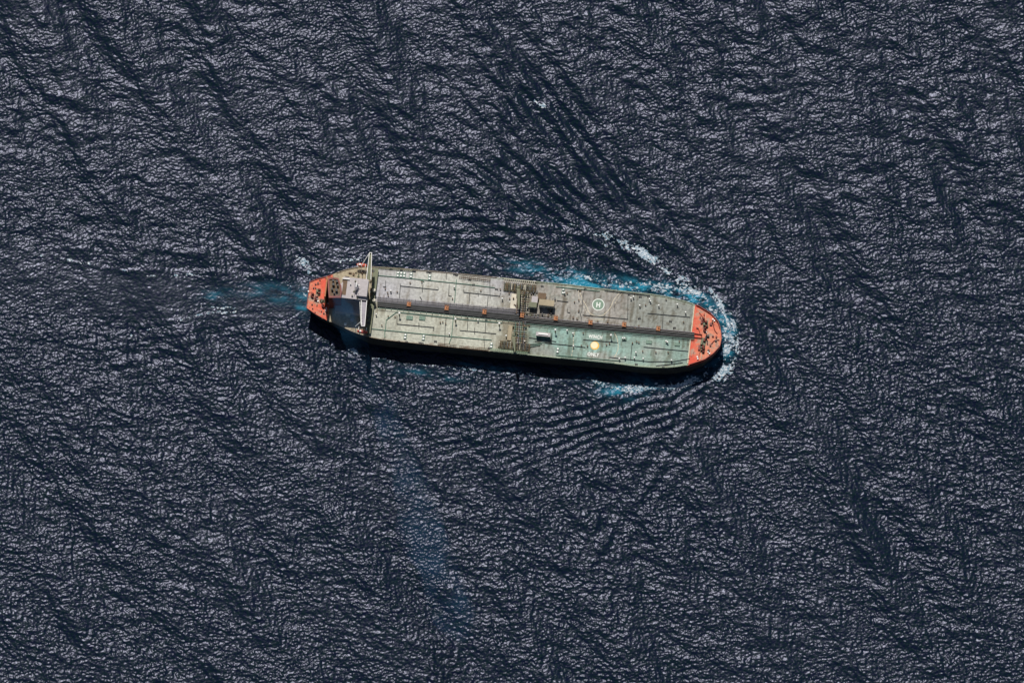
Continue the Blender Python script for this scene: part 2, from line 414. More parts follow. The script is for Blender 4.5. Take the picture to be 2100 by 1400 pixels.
def sea_material():
    m = bpy.data.materials.new('sea_water'); m.use_nodes = True
    n = m.node_tree; bs = n.nodes['Principled BSDF']
    N = n.nodes.new; Lk = n.links.new
    tc = N('ShaderNodeTexCoord')
    def noise(scale, det, rough, sx=1, sy=1, rot=0.0, loc=(0,0,0)):
        mp = N('ShaderNodeMapping'); mp.inputs['Rotation'].default_value = (0, 0, math.radians(rot)); mp.inputs['Scale'].default_value = (sx, sy, 1)
        mp.inputs['Location'].default_value = loc
        Lk(tc.outputs['Object'], mp.inputs['Vector'])
        t = N('ShaderNodeTexNoise'); t.inputs['Scale'].default_value = scale; t.inputs['Detail'].default_value = det; t.inputs['Roughness'].default_value = rough
        Lk(mp.outputs[0], t.inputs['Vector']); return t.outputs[0]
    a = noise(0.5, 1, 0.5, 0.85, 1.0, 20)
    b = noise(0.02, 3, 0.5, 1, 1, 0, (90, 40, 0))
    # colour: near-black navy, some greener water, turquoise where air is mixed in
    cr = N('ShaderNodeMix'); cr.data_type = 'RGBA'
    mr = N('ShaderNodeMapRange'); mr.inputs[1].default_value = 0.35; mr.inputs[2].default_value = 0.65
    Lk(a, mr.inputs[0]); Lk(mr.outputs[0], cr.inputs[0])
    cr.inputs[6].default_value = (0.003, 0.006, 0.020, 1); cr.inputs[7].default_value = (0.003, 0.012, 0.015, 1)
    at = N('ShaderNodeAttribute'); at.attribute_name = 'aerated'
    c2 = N('ShaderNodeMix'); c2.data_type = 'RGBA'
    Lk(at.outputs['Fac'], c2.inputs[0]); Lk(cr.outputs[2], c2.inputs[6]); c2.inputs[7].default_value = (0.02, 0.20, 0.30, 1)
    Lk(c2.outputs[2], bs.inputs['Base Color'])
    bs.inputs['IOR'].default_value = 1.333; bs.inputs['Specular IOR Level'].default_value = 0.30; bs.inputs['Specular Tint'].default_value = (0.74, 0.77, 1.0, 1)
    bs.inputs['Roughness'].default_value = SEA_ROUGH
    bp = N('ShaderNodeBump'); bp.inputs['Strength'].default_value = 1.0; bp.inputs['Distance'].default_value = SEA_BUMP
    ca = N('ShaderNodeAttribute'); ca.attribute_name = 'calm'; cm = N('ShaderNodeMapRange'); cm.inputs[3].default_value = 1.0; cm.inputs[4].default_value = 0.45; Lk(ca.outputs['Fac'], cm.inputs[0]); Lk(cm.outputs[0], bp.inputs['Strength'])
    rm = N('ShaderNodeMapRange'); rm.inputs[3].default_value = SEA_ROUGH; rm.inputs[4].default_value = SEA_ROUGH-0.035; Lk(ca.outputs['Fac'], rm.inputs[0]); Lk(rm.outputs[0], bs.inputs['Roughness'])
    Lk(a, bp.inputs['Height']); Lk(bp.outputs[0], bs.inputs['Normal'])
    return m
SEA_ROUGH, SEA_BUMP = 0.29, 0.17
so = sea(); so.data.materials.append(sea_material())

def foam_object():
    ii, jj = np.nonzero(foam_mask[:-1, :-1] & (F[:-1, :-1] > -1))
    vid = {}; co = []; fc = []
    used = np.full((NX, NY), -1, np.int64)
    cells = np.stack([ii, jj], 1)
    for di, dj in ((0,0),(1,0),(1,1),(0,1)): used[ii+di, jj+dj] = 1
    vi, vj = np.nonzero(used > 0)
    used[vi, vj] = np.arange(len(vi))
    jx = rng.uniform(-0.22, 0.22, len(vi)); jy = rng.uniform(-0.22, 0.22, len(vi))
    co = np.stack([xs[vi]+jx, ys[vj]+jy, hgt[vi, vj]+0.12+rng.uniform(0, 0.15, len(vi))], 1)
    fc = np.stack([used[ii, jj], used[ii+1, jj], used[ii+1, jj+1], used[ii, jj+1]], 1)
    me = bpy.data.meshes.new('sea_foam'); me.from_pydata(co.tolist(), [], fc.tolist())
    m = bpy.data.materials.new('foam'); m.use_nodes = True; n = m.node_tree; bs = n.nodes['Principled BSDF']
    tc = n.nodes.new('ShaderNodeTexCoord'); nz = n.nodes.new('ShaderNodeTexNoise'); nz.inputs['Scale'].default_value = 0.7; nz.inputs['Detail'].default_value = 4
    n.links.new(tc.outputs['Object'], nz.inputs['Vector'])
    cr = n.nodes.new('ShaderNodeValToRGB'); cr.color_ramp.elements[0].position = 0.38; cr.color_ramp.elements[1].position = 0.68
    cr.color_ramp.elements[0].color = (0.10, 0.20, 0.27, 1); cr.color_ramp.elements[1].color = (0.62, 0.64, 0.66, 1)
    n.links.new(nz.outputs[0], cr.inputs[0]); n.links.new(cr.outputs[0], bs.inputs['Base Color']); bs.inputs['Roughness'].default_value = 0.9
    me.materials.append(m)
    o = bpy.data.objects.new('sea_foam', me); COL.objects.link(o)
    tag(o, 'white foam streaks around the bow and along the sides of the tanker, with painted glint flecks off the stern', 'foam', kind='stuff')
foam_object()

# thin bluish exhaust smoke drifting from the funnel down wind over the water
def smoke():
    path = [(690,600,51,4.0),(702,632,53,8),(722,690,60,9),(755,780,68,11),(795,870,76,15),(828,950,84,19),(852,1040,92,23),(885,1140,100,26),(925,1240,108,24),(960,1320,114,14)]
    mb_v = []; mb_f = []; n = 20; R_ = []
    for i, (px, py, z, r) in enumerate(path):
        x, y = ground(px, py, z); R_.append((x, y, z, r*(0.72 if i > 2 else 1)))
    Q = []
    for i in range(len(R_)-1):
        for k in range(4):
            t = k/4; Q.append(tuple(R_[i][a]*(1-t)+R_[i+1][a]*t for a in range(4)))
    Q.append(R_[-1]); rq = random.Random(2)
    for i, (x, y, z, r) in enumerate(Q):
        d = Vector(Q[min(i+1, len(Q)-1)][:3])-Vector(Q[max(i-1, 0)][:3]); q = d.to_track_quat('Z', 'Y'); a = q @ Vector((1,0,0)); b = q @ Vector((0,1,0))
        rr_ = r*(0.1 if i in (0,) else 1)*rq.uniform(0.85, 1.15)
        if i == len(Q)-1: rr_ = 0.5
        for k in range(n):
            an = 2*math.pi*k/n; w_ = rr_*(1+0.16*math.sin(3*an+i*0.9)+0.1*math.sin(5*an-i*1.3))
            mb_v.append(tuple(Vector((x, y, z))+a*w_*math.cos(an)+b*w_*math.sin(an)))
    for i in range(len(Q)-1):
        for k in range(n): mb_f.append((i*n+k, i*n+(k+1) % n, (i+1)*n+(k+1) % n, (i+1)*n+k))
    mb_f += [tuple(range(n-1, -1, -1)), tuple((len(Q)-1)*n+k for k in range(n))]
    me = bpy.data.meshes.new('exhaust_smoke'); me.from_pydata(mb_v, [], mb_f)
    m = bpy.data.materials.new('blue_smoke'); m.use_nodes = True; nn = m.node_tree; nn.nodes.remove(nn.nodes['Principled BSDF'])
    pv = nn.nodes.new('ShaderNodeVolumePrincipled'); pv.inputs['Color'].default_value = (0.07, 0.28, 0.56, 1); pv.inputs['Density'].default_value = SMOKE
    pv.inputs['Anisotropy'].default_value = 0.0
    tc = nn.nodes.new('ShaderNodeTexCoord'); vd = nn.nodes.new('ShaderNodeVectorMath'); vd.operation = 'DISTANCE'
    x0, y0 = ground(696, 625, 50); vd.inputs[1].default_value = (x0, y0, 50); nn.links.new(tc.outputs['Object'], vd.inputs[0])
    mr = nn.nodes.new('ShaderNodeMapRange'); mr.interpolation_type = 'SMOOTHSTEP'; mr.inputs[1].default_value = 0; mr.inputs[2].default_value = 48
    mr.inputs[3].default_value = SMOKE*3; mr.inputs[4].default_value = SMOKE; nn.links.new(vd.outputs['Value'], mr.inputs[0])
    nz = nn.nodes.new('ShaderNodeTexNoise'); nz.inputs['Scale'].default_value = 0.045; nz.inputs['Detail'].default_value = 3; nn.links.new(tc.outputs['Object'], nz.inputs['Vector'])
    m2 = nn.nodes.new('ShaderNodeMapRange'); m2.inputs[1].default_value = 0.35; m2.inputs[2].default_value = 0.65; m2.inputs[3].default_value = 0.0; m2.inputs[4].default_value = 2.0; nn.links.new(nz.outputs[0], m2.inputs[0])
    mm = nn.nodes.new('ShaderNodeMath'); mm.operation = 'MULTIPLY'; nn.links.new(mr.outputs[0], mm.inputs[0]); nn.links.new(m2.outputs[0], mm.inputs[1])
    nn.links.new(mm.outputs[0], pv.inputs['Density'])
    nn.links.new(pv.outputs[0], nn.nodes['Material Output'].inputs['Volume']); me.materials.append(m)
    o = bpy.data.objects.new('exhaust_smoke', me); COL.objects.link(o)
    tag(o, 'thin blue exhaust smoke drifting from the funnel over the water below the ship', 'smoke', kind='stuff')
SMOKE = 0.0027
smoke()

# ================================================================== the ship
ship = empty('oil_tanker', (ORG[0], ORG[1], 0), HEAD)
tag(ship, 'long oil tanker with grey and green deck and red bow and stern decks, under way', 'ship')
def part(mb, name, m, parent=None, **k): return mb.build(name, M[m], parent or ship, **k)

top_px = [(633,578),(648,572.5),(671.5,567),(686,560.5),(707,553),(743,545),(770,547),(774,547),(840,551.5),(917,558.5),(1034,570),(1113,578.5),(1160,582.5),(1200,587.5),(1250,593.5),(1289,598),(1337,603),(1374,609),(1411.5,619),(1434,628),(1458,643),(1473,659.5),(1478,675),(1480,694)]
bot_px = [(631,632),(653.6,649),(677,660),(703.6,672),(725,682),(759,692.5),(788.6,697.5),(874,707),(960,716),(1003,720),(1081.5,728),(1160,736),(1203,740),(1273.5,747),(1300,751),(1337,754),(1374,754),(1415,748),(1445,738),(1463.5,725),(1476.5,710.5),(1480,694)]
T = [L(*p) for p in top_px]; B = [L(*p) for p in bot_px]
u_st = (T[0][0]+B[0][0])/2; u_bw = (T[-1][0])
T[0] = (u_st, T[0][1]); B[0] = (u_st, B[0][1])
def interp(P, u):
    us = [p[0] for p in P]; vs = [p[1] for p in P]; return np.interp(u, us, vs)
T.sort(); B.sort()
uu = np.linspace(0, 1, 160); uu = 0.5-0.5*np.cos(math.pi*np.clip(uu, 0, 1)**0.75) if False else uu
UU = np.concatenate([np.linspace(u_st, u_bw-30, 150), u_bw-30*(1-np.sin(np.linspace(0, math.pi/2, 40)))[1:]])
vt = np.interp(UU, [p[0] for p in T], [p[1] for p in T]); vb = np.interp(UU, [p[0] for p in B], [p[1] for p in B])
def smooth(a, k=3):
    p = np.pad(a, k, mode='edge'); return np.convolve(p, np.ones(2*k+1)/(2*k+1), 'valid')
vt[5:150] = smooth(vt, 2)[5:150]; vb[5:150] = smooth(vb, 2)[5:150]
mid_v = (vt+vb)/2
vt[-1] = vb[-1] = mid_v[-1] = T[-1][1]
u_bow_line = lambda s: 0

# hull: lofted shell from the deck edge to under the water
def hull():
    mb = MB(); levels = [(DECK-0.02, 0, 0), (DECK-1.2, 0.0, 0), (12, 0.01, 0.02), (5, 0.02, 0.05), (0.5, 0.03, 0.09), (-6, 0.05, 0.2)]
    n = len(UU); rings = []
    for z, bowcut, sterncut in levels:
        ring = []
        s = (UU-u_st)/(u_bw-u_st)
        wf = np.ones(n)
        wf -= sterncut*2.2*np.clip((0.16-s)/0.16, 0, 1)**0.8
        wf -= bowcut*np.clip((s-0.9)/0.1, 0, 1)
        wf = np.clip(wf, 0.25, 1)
        uz = UU+np.where(s < 0.03, (0.03-s)*(DECK-z)*6, 0)-np.clip((s-0.93)/0.07, 0, 1)*(DECK-z)*0.10
        a = [(uz[i], mid_v[i]+(vt[i]-mid_v[i])*wf[i], z) for i in range(n)]
        b = [(uz[i], mid_v[i]+(vb[i]-mid_v[i])*wf[i], z) for i in range(n-2, -1, -1)]
        rings.append(a+b)
    m = len(rings[0])
    for r in rings: mb.v += r
    for k in range(len(rings)-1):
        for i in range(m):
            j = (i+1) % m; mb.f.append((k*m+i, k*m+j, (k+1)*m+j, (k+1)*m+i))
    return mb
part(hull(), 'hull', 'hull', smooth=False)

# deck surfaces
def paint(u, v):
    # local -> photo pixels is not needed: patches laid out in ship metres
    n_a = fbm(u+500, v+500, 26, 301, 4); n_b = fbm(u+500, v+500, 5, 302, 4); n_c = fbm(u+500, v+500, 55, 303, 3)
    pc = np.floor((u+500)/24.0); plate = np.random.default_rng(5).random((80, 4))
    row = np.clip(np.floor((v+30)/15), 0, 3).astype(int); pl = plate[pc.astype(int) % 80, row]
    aft = np.array([0.395, 0.395, 0.35]); aft2 = np.array([0.375, 0.38, 0.31]); teal = np.array([0.20, 0.29, 0.245]); pink = np.array([0.285, 0.27, 0.24]); gg = np.array([0.235, 0.25, 0.22]); sand = np.array([0.32, 0.27, 0.18])
    um = L(1085, 640)[0]; u12 = L(1290, 640)[0]
    c = np.where((v > 1)[:, None], aft, aft2)
    c = c*(1+0.0*pl)[:, None]
    lil = np.clip((n_c-0.4)*3, 0, 1)[:, None]*(v > 0)[:, None]
    c = c*(1-lil)+lil*np.array([0.34, 0.335, 0.36])
    tq = fbm(u+500, v+500, 13, 310, 3); fw = sstep(u, um-3, um+3)[:, None]
    cf_up = pink*(1-sstep(u, u12-6, u12+6)[:, None])+gg*sstep(u, u12-6, u12+6)[:, None]
    mixn = np.clip((n_a-0.42)*5, 0, 1)[:, None]
    cf_lo = teal*mixn+gg*(1-mixn)*1.1
    tqm = (sstep(tq, 0.58, 0.72)*0.7)[:, None]; cf_lo = cf_lo*(1-tqm)+tqm*np.array([0.24, 0.40, 0.35]); gm_ = (sstep(n_b+0.5*tq, 0.82, 0.98)*0.6)[:, None]; cf_up = cf_up*(1-gm_)+gm_*np.array([0.17, 0.185, 0.16])
    cf = np.where((v > 0)[:, None], cf_up*(0.88+0.3*n_b)[:, None], cf_lo)
    c = c*(1-fw)+cf*fw
    # sandy aft deck beside the house, green tinged waterways by the rails
    ua = sstep(-u, -L(765, 600)[0], -L(760, 600)[0])[:, None]
    c = c*(1-ua)+sand*ua
    e_t = np.interp(u, UU, vt)-v; e_b = v-np.interp(u, UU, vb)
    ed = np.minimum(e_t, e_b); k = (1-sstep(ed, 0.8, 3.2))[:, None]*(u > L(990, 640)[0])[:, None]
    c = c*(1-0.45*k)+0.45*k*np.array([0.24, 0.30, 0.20])
    k2 = ((1-sstep(ed, 0.2, 2.0))*(n_b > 0.45)*(u < L(1010, 640)[0]))[:, None]
    c = c*(1-0.5*k2)+0.5*k2*np.array([0.22, 0.14, 0.08])
    c = c*(0.86+0.2*pl+0.14*n_b)[:, None]
    # grime: streaks that run across the deck from the pipe rack and rails, oil round the manifolds
    st_ = fbm((u+500)*3.0, (v+500)*0.35, 6, 330, 4, 0.65); sp_ = fbm(u+500, v+500, 2.2, 340, 3, 0.7)
    vr = (L(1000, 642)[1]); cen = np.exp(-((v-vr)/7.0)**2); um2 = L(1066, 640)[0]
    man = np.exp(-((u-um2)/13.0)**2)
    fwd = sstep(u, um2, um2+15)
    gr = np.clip(sstep(st_, 0.48, 0.75)*(0.38+0.9*cen+0.35*fwd)+fwd*(v > 0)*sstep(sp_, 0.5, 0.75)*0.45+man*sstep(n_b, 0.3, 0.5)*1.2+sstep(sp_, 0.66, 0.85)*0.6, 0, 0.85)[:, None]
    c = c*(1-gr)+c*gr*np.array([0.36, 0.30, 0.22])
    ped = ((1-sstep(ed, 0.5, 4.5))*sstep(n_b, 0.42, 0.62)*(u > L(890, 640)[0])*(u < L(1015, 640)[0])*(v < 0))[:, None]*0.8
    c = c*(1-ped)+ped*np.array([0.14, 0.075, 0.045])
    g = (np.abs(((u+500) % 4.8)-2.4) > 2.2)          # plate weld lines
    c = c*np.where(g, 0.95, 1.0)[:, None]
    return np.clip(c, 0, 1)
def paint_red(u, v):
    a = fbm(u+700, v+300, 11, 401, 4, 0.6); b = fbm(u+700, v+300, 3, 402, 4, 0.65); k = fbm(u+100, v+900, 1.4, 403, 3, 0.7)
    red = np.array([0.60, 0.075, 0.035]); salmon = np.array([0.58, 0.20, 0.11]); grey = np.array([0.30, 0.25, 0.19]); dk = np.array([0.16, 0.03, 0.02])
    bow = u > 0
    w_ = np.where(bow, sstep(u-U_FC, 3, 12)*0.55+0.25, 0.75-0.55*sstep(u-u_st, 4, 12))
    w_ = np.clip(w_+1.6*(a-0.5)+0.9*(b-0.5), 0, 0.95)[:, None]
    c = red*(1-w_)+salmon*w_
    g = (sstep(b+0.6*a, 0.88, 1.05)*0.7)[:, None]; c = c*(1-g)+grey*g
    if True:
        vc = L(660, 616)[1]; s2 = (np.exp(-((v-vc)/1.6)**2)*(~bow)*0.75)[:, None]; c = c*(1-s2)+grey*s2
    d = (sstep(k+0.5*b, 0.93, 1.1)*0.8)[:, None]; c = c*(1-d)+dk*d
    e_ = np.minimum(np.interp(u, UU, vt)-v, v-np.interp(u, UU, vb)); ee = ((1-sstep(e_, 0.3, 2.2))*bow*0.6)[:, None]; c = c*(1-ee)+np.array([0.34, 0.03, 0.018])*ee
    return c
def deck_sheet(name, ua, ub, m, dz=0.0, col=False, slopea=0.0, slopeb=0.0):
    us = np.linspace(ua, ub, max(3, int((ub-ua)/(1.2 if ub-ua > 60 else 0.5)))) if ub < u_bw-5 else np.concatenate([np.linspace(ua, u_bw-20, 24)[:-1], UU[UU > u_bw-19.99]])
    nj = 52 if ub-ua > 60 else 100; mb = MB(); A = []
    for u in us:
        a, b = np.interp(u, UU, vb), np.interp(u, UU, vt)
        for j in range(nj+1): A.append((u, a+(b-a)*j/nj, DECK+dz))
    mb.v = A; mb.flat = True
    for i in range(len(us)-1):
        for j in range(nj):
            k = i*(nj+1)+j; mb.f.append((k, k+nj+1, k+nj+2, k+1))
    o = part(mb, name, m)
    if col:
        P = np.array(A); c = (paint if m == 'deck' else paint_red)(P[:, 0], P[:, 1])
        at = o.data.attributes.new('paint', 'FLOAT_COLOR', 'POINT')
        at.data.foreach_set('color', np.concatenate([c, np.ones((len(c), 1))], 1).astype(np.float32).ravel())
    return o
U_POOP = L(676, 613)[0]; U_FC = L(1418, 690)[0]
deck_sheet('stern_deck', u_st, U_POOP, 'reddeck', col=True)
deck_sheet('main_deck', U_POOP, U_FC, 'deck', col=True)
deck_sheet('bow_deck', U_FC, u_bw, 'reddeck', col=True)

# pale lines where the red decks start, red bulwark strips round bow and stern
def rim(name, m, u0, u1, side, h, th=0.35, inset=0.0, z0=0.0):
    us = UU[(UU >= u0) & (UU <= u1)]; mb = MB()
    P = vt if side > 0 else vb
    pts = [(u, np.interp(u, UU, P)-side*inset) for u in us]
    for a, b in zip(pts[:-1], pts[1:]):
        d = Vector((b[0]-a[0], b[1]-a[1]));
        if d.length < 1e-3: continue
        nn = Vector((-d.y, d.x)).normalized()*th*(-side)
        q = [a, b, (b[0]+nn.x, b[1]+nn.y), (a[0]+nn.x, a[1]+nn.y)]
        mb.prism(q, DECK+z0, DECK+z0+h)
    return part(mb, name, m)
for sd_ in (1, -1):
    rim('bulwark', 'hullred', U_FC+1, u_bw, sd_, 1.5)
    rim('red_hull_strake', 'hullred', U_FC-2, u_bw, sd_, 4.5, 0.05, -0.10, -4.52)
    rim('bulwark', 'hullred', u_st, U_POOP, sd_, 0.7)
    rim('deck_edge_coaming', 'brown', U_POOP+1, L(1015, 640)[0], sd_, 0.45, 0.4)
    rim('deck_edge_coaming', 'palegreen', L(1016, 640)[0], U_FC-1, sd_, 0.4, 0.45)
mb = MB(); mb.box(u_st-0.1, u_st+0.3, B[0][1]+0.3, T[0][1]-0.3, DECK, DECK+0.7); part(mb, 'stern_bulwark', 'hullred')
mb = MB(); mb.box(U_FC-0.9, U_FC-0.1, np.interp(U_FC, UU, vb)+1.2, np.interp(U_FC, UU, vt)-1.2, DECK+0.004, DECK+0.5); part(mb, 'breakwater', 'creammark')
mb = MB(); mb.box(U_POOP+0.1, U_POOP+0.7, np.interp(U_POOP, UU, vb)+1.2, np.interp(U_POOP, UU, vt)-1.2, DECK+0.004, DECK+0.6); part(mb, 'stern_deck_coaming', 'orange')

# guard rails with stanchions along both sides
def rail(side):
    mb = MB(); P = vt if side > 0 else vb
    us = np.arange(U_POOP+3, U_FC-2, 3.0)
    pts = [(u, np.interp(u, UU, P)-side*0.35) for u in us]
    for h in (0.7, 1.15): mb.tube([(p[0], p[1], DECK+h) for p in pts], 0.05, 4)
    for p in pts: mb.tube([(p[0], p[1], DECK), (p[0], p[1], DECK+1.15)], 0.05, 4)
    part(mb, 'guard_rail', 'cream')
rail(1); rail(-1)

# ---------------------------------------------------------------- accommodation, funnel, bridge
BZ = 24.0                            # house height above the deck
ZR = DZ+BZ
def LP(pts, z): return [L(p[0], p[1], z) for p in pts]
def quad_px(x0, y0, x1, y1, z):      # ship-aligned rectangle whose centre and size come from photo pixels
    c = L((x0+x1)/2, (y0+y1)/2, z); w_ = abs(x1-x0)*S; d_ = abs(y1-y0)*S/ct
    return c[0]-w_/2, c[0]+w_/2, c[1]-d_/2, c[1]+d_/2
# house
a0, a1, b0, b1 = quad_px(703, 571, 752, 612, ZR)
mb = MB(); mb.box(a0, a1, b0, b1, DECK, ZR-0.3); house = part(mb, 'accommodation_block', 'wall')
mb = MB(); mb.box(a0-0.4, a1+0.5, b0-0.4, b1+0.4, ZR-0.3, ZR); part(mb, 'roof', 'lilac', house)
for k in range(7):                   # window bands on the faces that look forward and to the sides
    z = DECK+2.2+k*3.7
    for i in range(8):
        v = b0+1.4+i*(b1-b0-2.8)/7
        mb = MB(); mb.box(a1+0.01, a1+0.07, v-0.45, v+0.45, z, z+1.1); part(mb, 'window', 'glass', house)
    if k < 6:
        for i in range(3):
            u = a0+3+i*(a1-a0-6)/2
            mb = MB(); mb.box(u-0.45, u+0.45, b0-0.07, b0-0.01, z, z+1.1); part(mb, 'window', 'glass', house)
# deckhouse tiers narrower decks aft of the block
for k in range(1, 6):
    mb = MB(); z = DECK+k*4.2
    mb.box(a0-0.3, a1+0.3, b0-1.4, b0-0.02, z, z+0.18); part(mb, 'side_balcony', 'lilac', house)
# shaded gap between funnel casing and house, painted as brown slabs on the roof
wa = quad_px(701, 573, 714, 606, ZR)
mb = MB(); mb.box(wa[0]+0.6, wa[1]-1.2, wa[2]+0.5, wa[3]-0.2, ZR+0.01, ZR+0.15); mb.box(wa[0]-0.2, wa[0]+1.0, wa[3]-2.5, wa[3], ZR+0.01, ZR+0.2)
part(mb, 'roof_gap_shade', 'brown', house)
mb = MB(); mb.box(wa[0]-0.3, wa[1]+0.4, wa[3]-0.1, wa[3]+0.5, ZR, ZR+1.2); part(mb, 'roof_parapet', 'white', house)
# funnel and casing
FZ = ZR+1.0
fpts = LP([(672.5,571),(683,569.5),(694,571),(700,587),(701,598),(699,611),(674.5,611),(672.5,590)], FZ)
cx = sum(p[0] for p in fpts)/8; cy = sum(p[1] for p in fpts)/8
base = [(cx+(p[0]-cx)*1.04, cy+(p[1]-cy)*1.04) for p in fpts]
mb = MB(); mb.prism(base, DECK, FZ, fpts); fun = part(mb, 'funnel', 'darkred')
inn = [(cx+(p[0]-cx)*0.80, cy+(p[1]-cy)*0.84) for p in fpts]
mb = MB()
n = len(fpts)
outp = [(cx+(p[0]-cx)*1.01, cy+(p[1]-cy)*1.01) for p in fpts]
for i in range(n):
    j = (i+1) % n; mb.prism([outp[i], outp[j], inn[j], inn[i]], FZ+0.004, FZ+1.0)
part(mb, 'funnel_rim', 'darkred', fun)
mb = MB(); ins = [(cx+(p[0]-cx)*0.78, cy+(p[1]-cy)*0.82) for p in fpts]; mb.prism(ins, FZ+0.01, FZ+0.15); part(mb, 'funnel_grating', 'brown', fun)
for (dx_, dy_, r) in ((-2, 4.5, 0.8), (1.0, 4.3, 0.9), (-1.5, 1.5, 1.0), (2.0, 1.2, 0.7), (-2.0, -2.5, 0.8), (1.5, -3, 1.0), (0.0, -5.5, 0.7)):
    mb = MB(); mb.cyl(cx+dx_, cy+dy_, FZ+0.15, FZ+2.4, r, 14); mb.cyl(cx+dx_, cy+dy_, FZ+2.4, FZ+2.7, r*1.12, 14); part(mb, 'exhaust_pipe', 'dark', fun)
fu = [p for p in fpts]
mb = MB(); mb.box(min(p[0] for p in fpts)-1.3, min(p[0] for p in fpts)-0.25, cy-8, cy+8.5, DECK, ZR-1); part(mb, 'funnel_side_duct', 'orange', fun)
# engine casing between funnel and house
mb = MB(); mb.box(max(p[0] for p in fpts)-1, a0-0.02, b0+1, b1-1, DECK, ZR-3); part(mb, 'engine_casing', 'lilac')
# lower, wider house tier
la = quad_px(690, 582, 750, 640, DECK+8)
mb = MB(); mb.box(la[0], la[1]-2, la[2], la[3], DECK, DECK+6.5, 0.0); low = part(mb, 'lower_deckhouse', 'lilac')

# bridge wings: narrow platforms out to the ship's side
def wing(tip, root, w_tip, w_root, name='bridge_wing'):
    z = ZR-1.6
    t = Vector(L(*tip, z)); r = Vector(L(*root, z)); d = (t-r).normalized(); nn = Vector((-d.y, d.x))
    if nn.x < 0: nn = -nn
    P = [r-nn*w_root/2, r+nn*w_root/2, t+nn*w_tip/2, t-nn*w_tip/2]
    mb = MB(); mb.prism([(p.x, p.y) for p in P], z-0.35, z); wg = part(mb, name, 'greypipe' if tip[1] > 600 else 'olive')
    for a, b in ((P[0], P[3]), (P[1], P[2]), (P[3], P[2])):
        e = (b-a).normalized(); m_ = Vector((-e.y, e.x))*0.2
        mb = MB(); mb.prism([(a.x-m_.x, a.y-m_.y), (b.x-m_.x, b.y-m_.y), (b.x+m_.x, b.y+m_.y), (a.x+m_.x, a.y+m_.y)], z+0.004, z+1.2)
        part(mb, 'wing_bulwark', 'white', wg)
    # brace truss beneath, reaching the deck edge
    q = r+(t-r)*0.55; f = r+(t-r)*0.62
    for s_ in (-1, 1):
        mb = MB(); mb.tube([(t.x+nn.x*w_tip*0.4*s_, t.y+nn.y*w_tip*0.4*s_, z-0.4), (f.x+nn.x*s_*1.0, f.y+nn.y*s_*1.0, z-9), (q.x+nn.x*1.2*s_, q.y+nn.y*1.2*s_, DECK)], 0.3, 8); part(mb, 'wing_strut', 'white', wg)
    return wg
wing((760, 519), (756, 574), 1.8, 3.6)
w2 = wing((744.5, 669), (747, 612), 2.6, 4.4)
# outrigger brace lines seen at both wing tips
for tipp, ft in (((757, 520), (741, 545)), ((742, 658), (729, 669))):
    a = L(*tipp, ZR-2); b = L(*ft, ZR-8); mb = MB(); mb.tube([(a[0], a[1], ZR-2), (b[0], b[1], ZR-8)], 0.3, 8)
    mb.tube([(b[0], b[1], ZR-8), (b[0]+0.2, b[1], DECK)], 0.25, 8); part(mb, 'wing_brace', 'white')
# lattice railing on the lower wing
mb = MB()
p0 = L(739, 617, ZR-1); p1 = L(741.5, 664, ZR-1)
for i in range(16):
    t_ = i/15; x_ = p0[0]+(p1[0]-p0[0])*t_; y_ = p0[1]+(p1[1]-p0[1])*t_
    mb.tube([(x_-0.5, y_, ZR-1.9), (x_+0.9, y_-0.6, ZR-0.9)], 0.16, 4)
mb.tube([(p0[0]-0.5, p0[1], ZR-1.9), (p1[0]-0.5, p1[1], ZR-1.9)], 0.2, 4)
part(mb, 'lattice_railing', 'white', w2)
# wheelhouse front band
mb = MB(); mb.box(a1-7.5, a1+1.2, b0+1.5, b1-1.5, ZR+0.004, ZR+2.6, 0.3); wh = part(mb, 'wheelhouse', 'lilac', bevel=0.15)
mb = MB(); mb.box(a1+1.0, a1+1.3, b0+2.0, b1-2.0, ZR+0.9, ZR+1.9); part(mb, 'window_band', 'glass', wh)
# radar mast, scanners, domes, aerials on the roof
mp_ = L(731, 588, ZR+3)
mast = empty('radar_mast', (mp_[0], mp_[1], ZR), 0, ship)
mb = MB()
for sx in (-1, 1):
    for sy in (-1, 1): mb.tube([(sx*1.3, sy*2.4, 0), (sx*0.5, sy*0.9, 8)], 0.16, 6)
for k in range(5):
    z = k*1.9+0.4; r_ = 1-(k/5)*0.6
    mb.tube([(-1.3*r_, -2.4*r_, z), (1.3*r_, 2.4*r_, z+1.2)], 0.1, 4); mb.tube([(1.3*r_, -2.4*r_, z), (-1.3*r_, 2.4*r_, z+1.2)], 0.1, 4)
mb.build('lattice_tower', M['white'], mast)
mb = MB(); mb.box(-1.6, 1.6, -2.0, 2.0, 5.0, 5.2); mb.build('mast_platform', M['greypipe'], mast)
mb = MB(); mb.box(-0.2, 0.2, -2.3, 2.3, 8.4, 8.8); mb.cyl(0, 0, 8, 8.4, 0.35); mb.build('radar_scanner', M['white'], mast)
mb = MB(); mb.box(-0.8, 2.6, 0.4, 0.8, 5.8, 6.1); mb.cyl(0.9, 0.6, 5.2, 5.8, 0.25); mb.build('radar_scanner', M['white'], mast)
for (px, py, r, m) in ((738, 578, 0.9, 'white'), (742, 600, 0.7, 'dark'), (722, 606, 0.7, 'cream'), (739, 607, 0.6, 'dark'), (719, 583, 0.6, 'white')):
    p = L(px, py, ZR); mb = MB(); mb.cyl(0, 0, 0, 0.9, r*0.35, 8); mb.sphere((0, 0, 0.9+r*0.8), r)
    o = part(mb, 'satellite_dome', m, smooth=True); o.location = (p[0], p[1], ZR)
mb = MB(); 
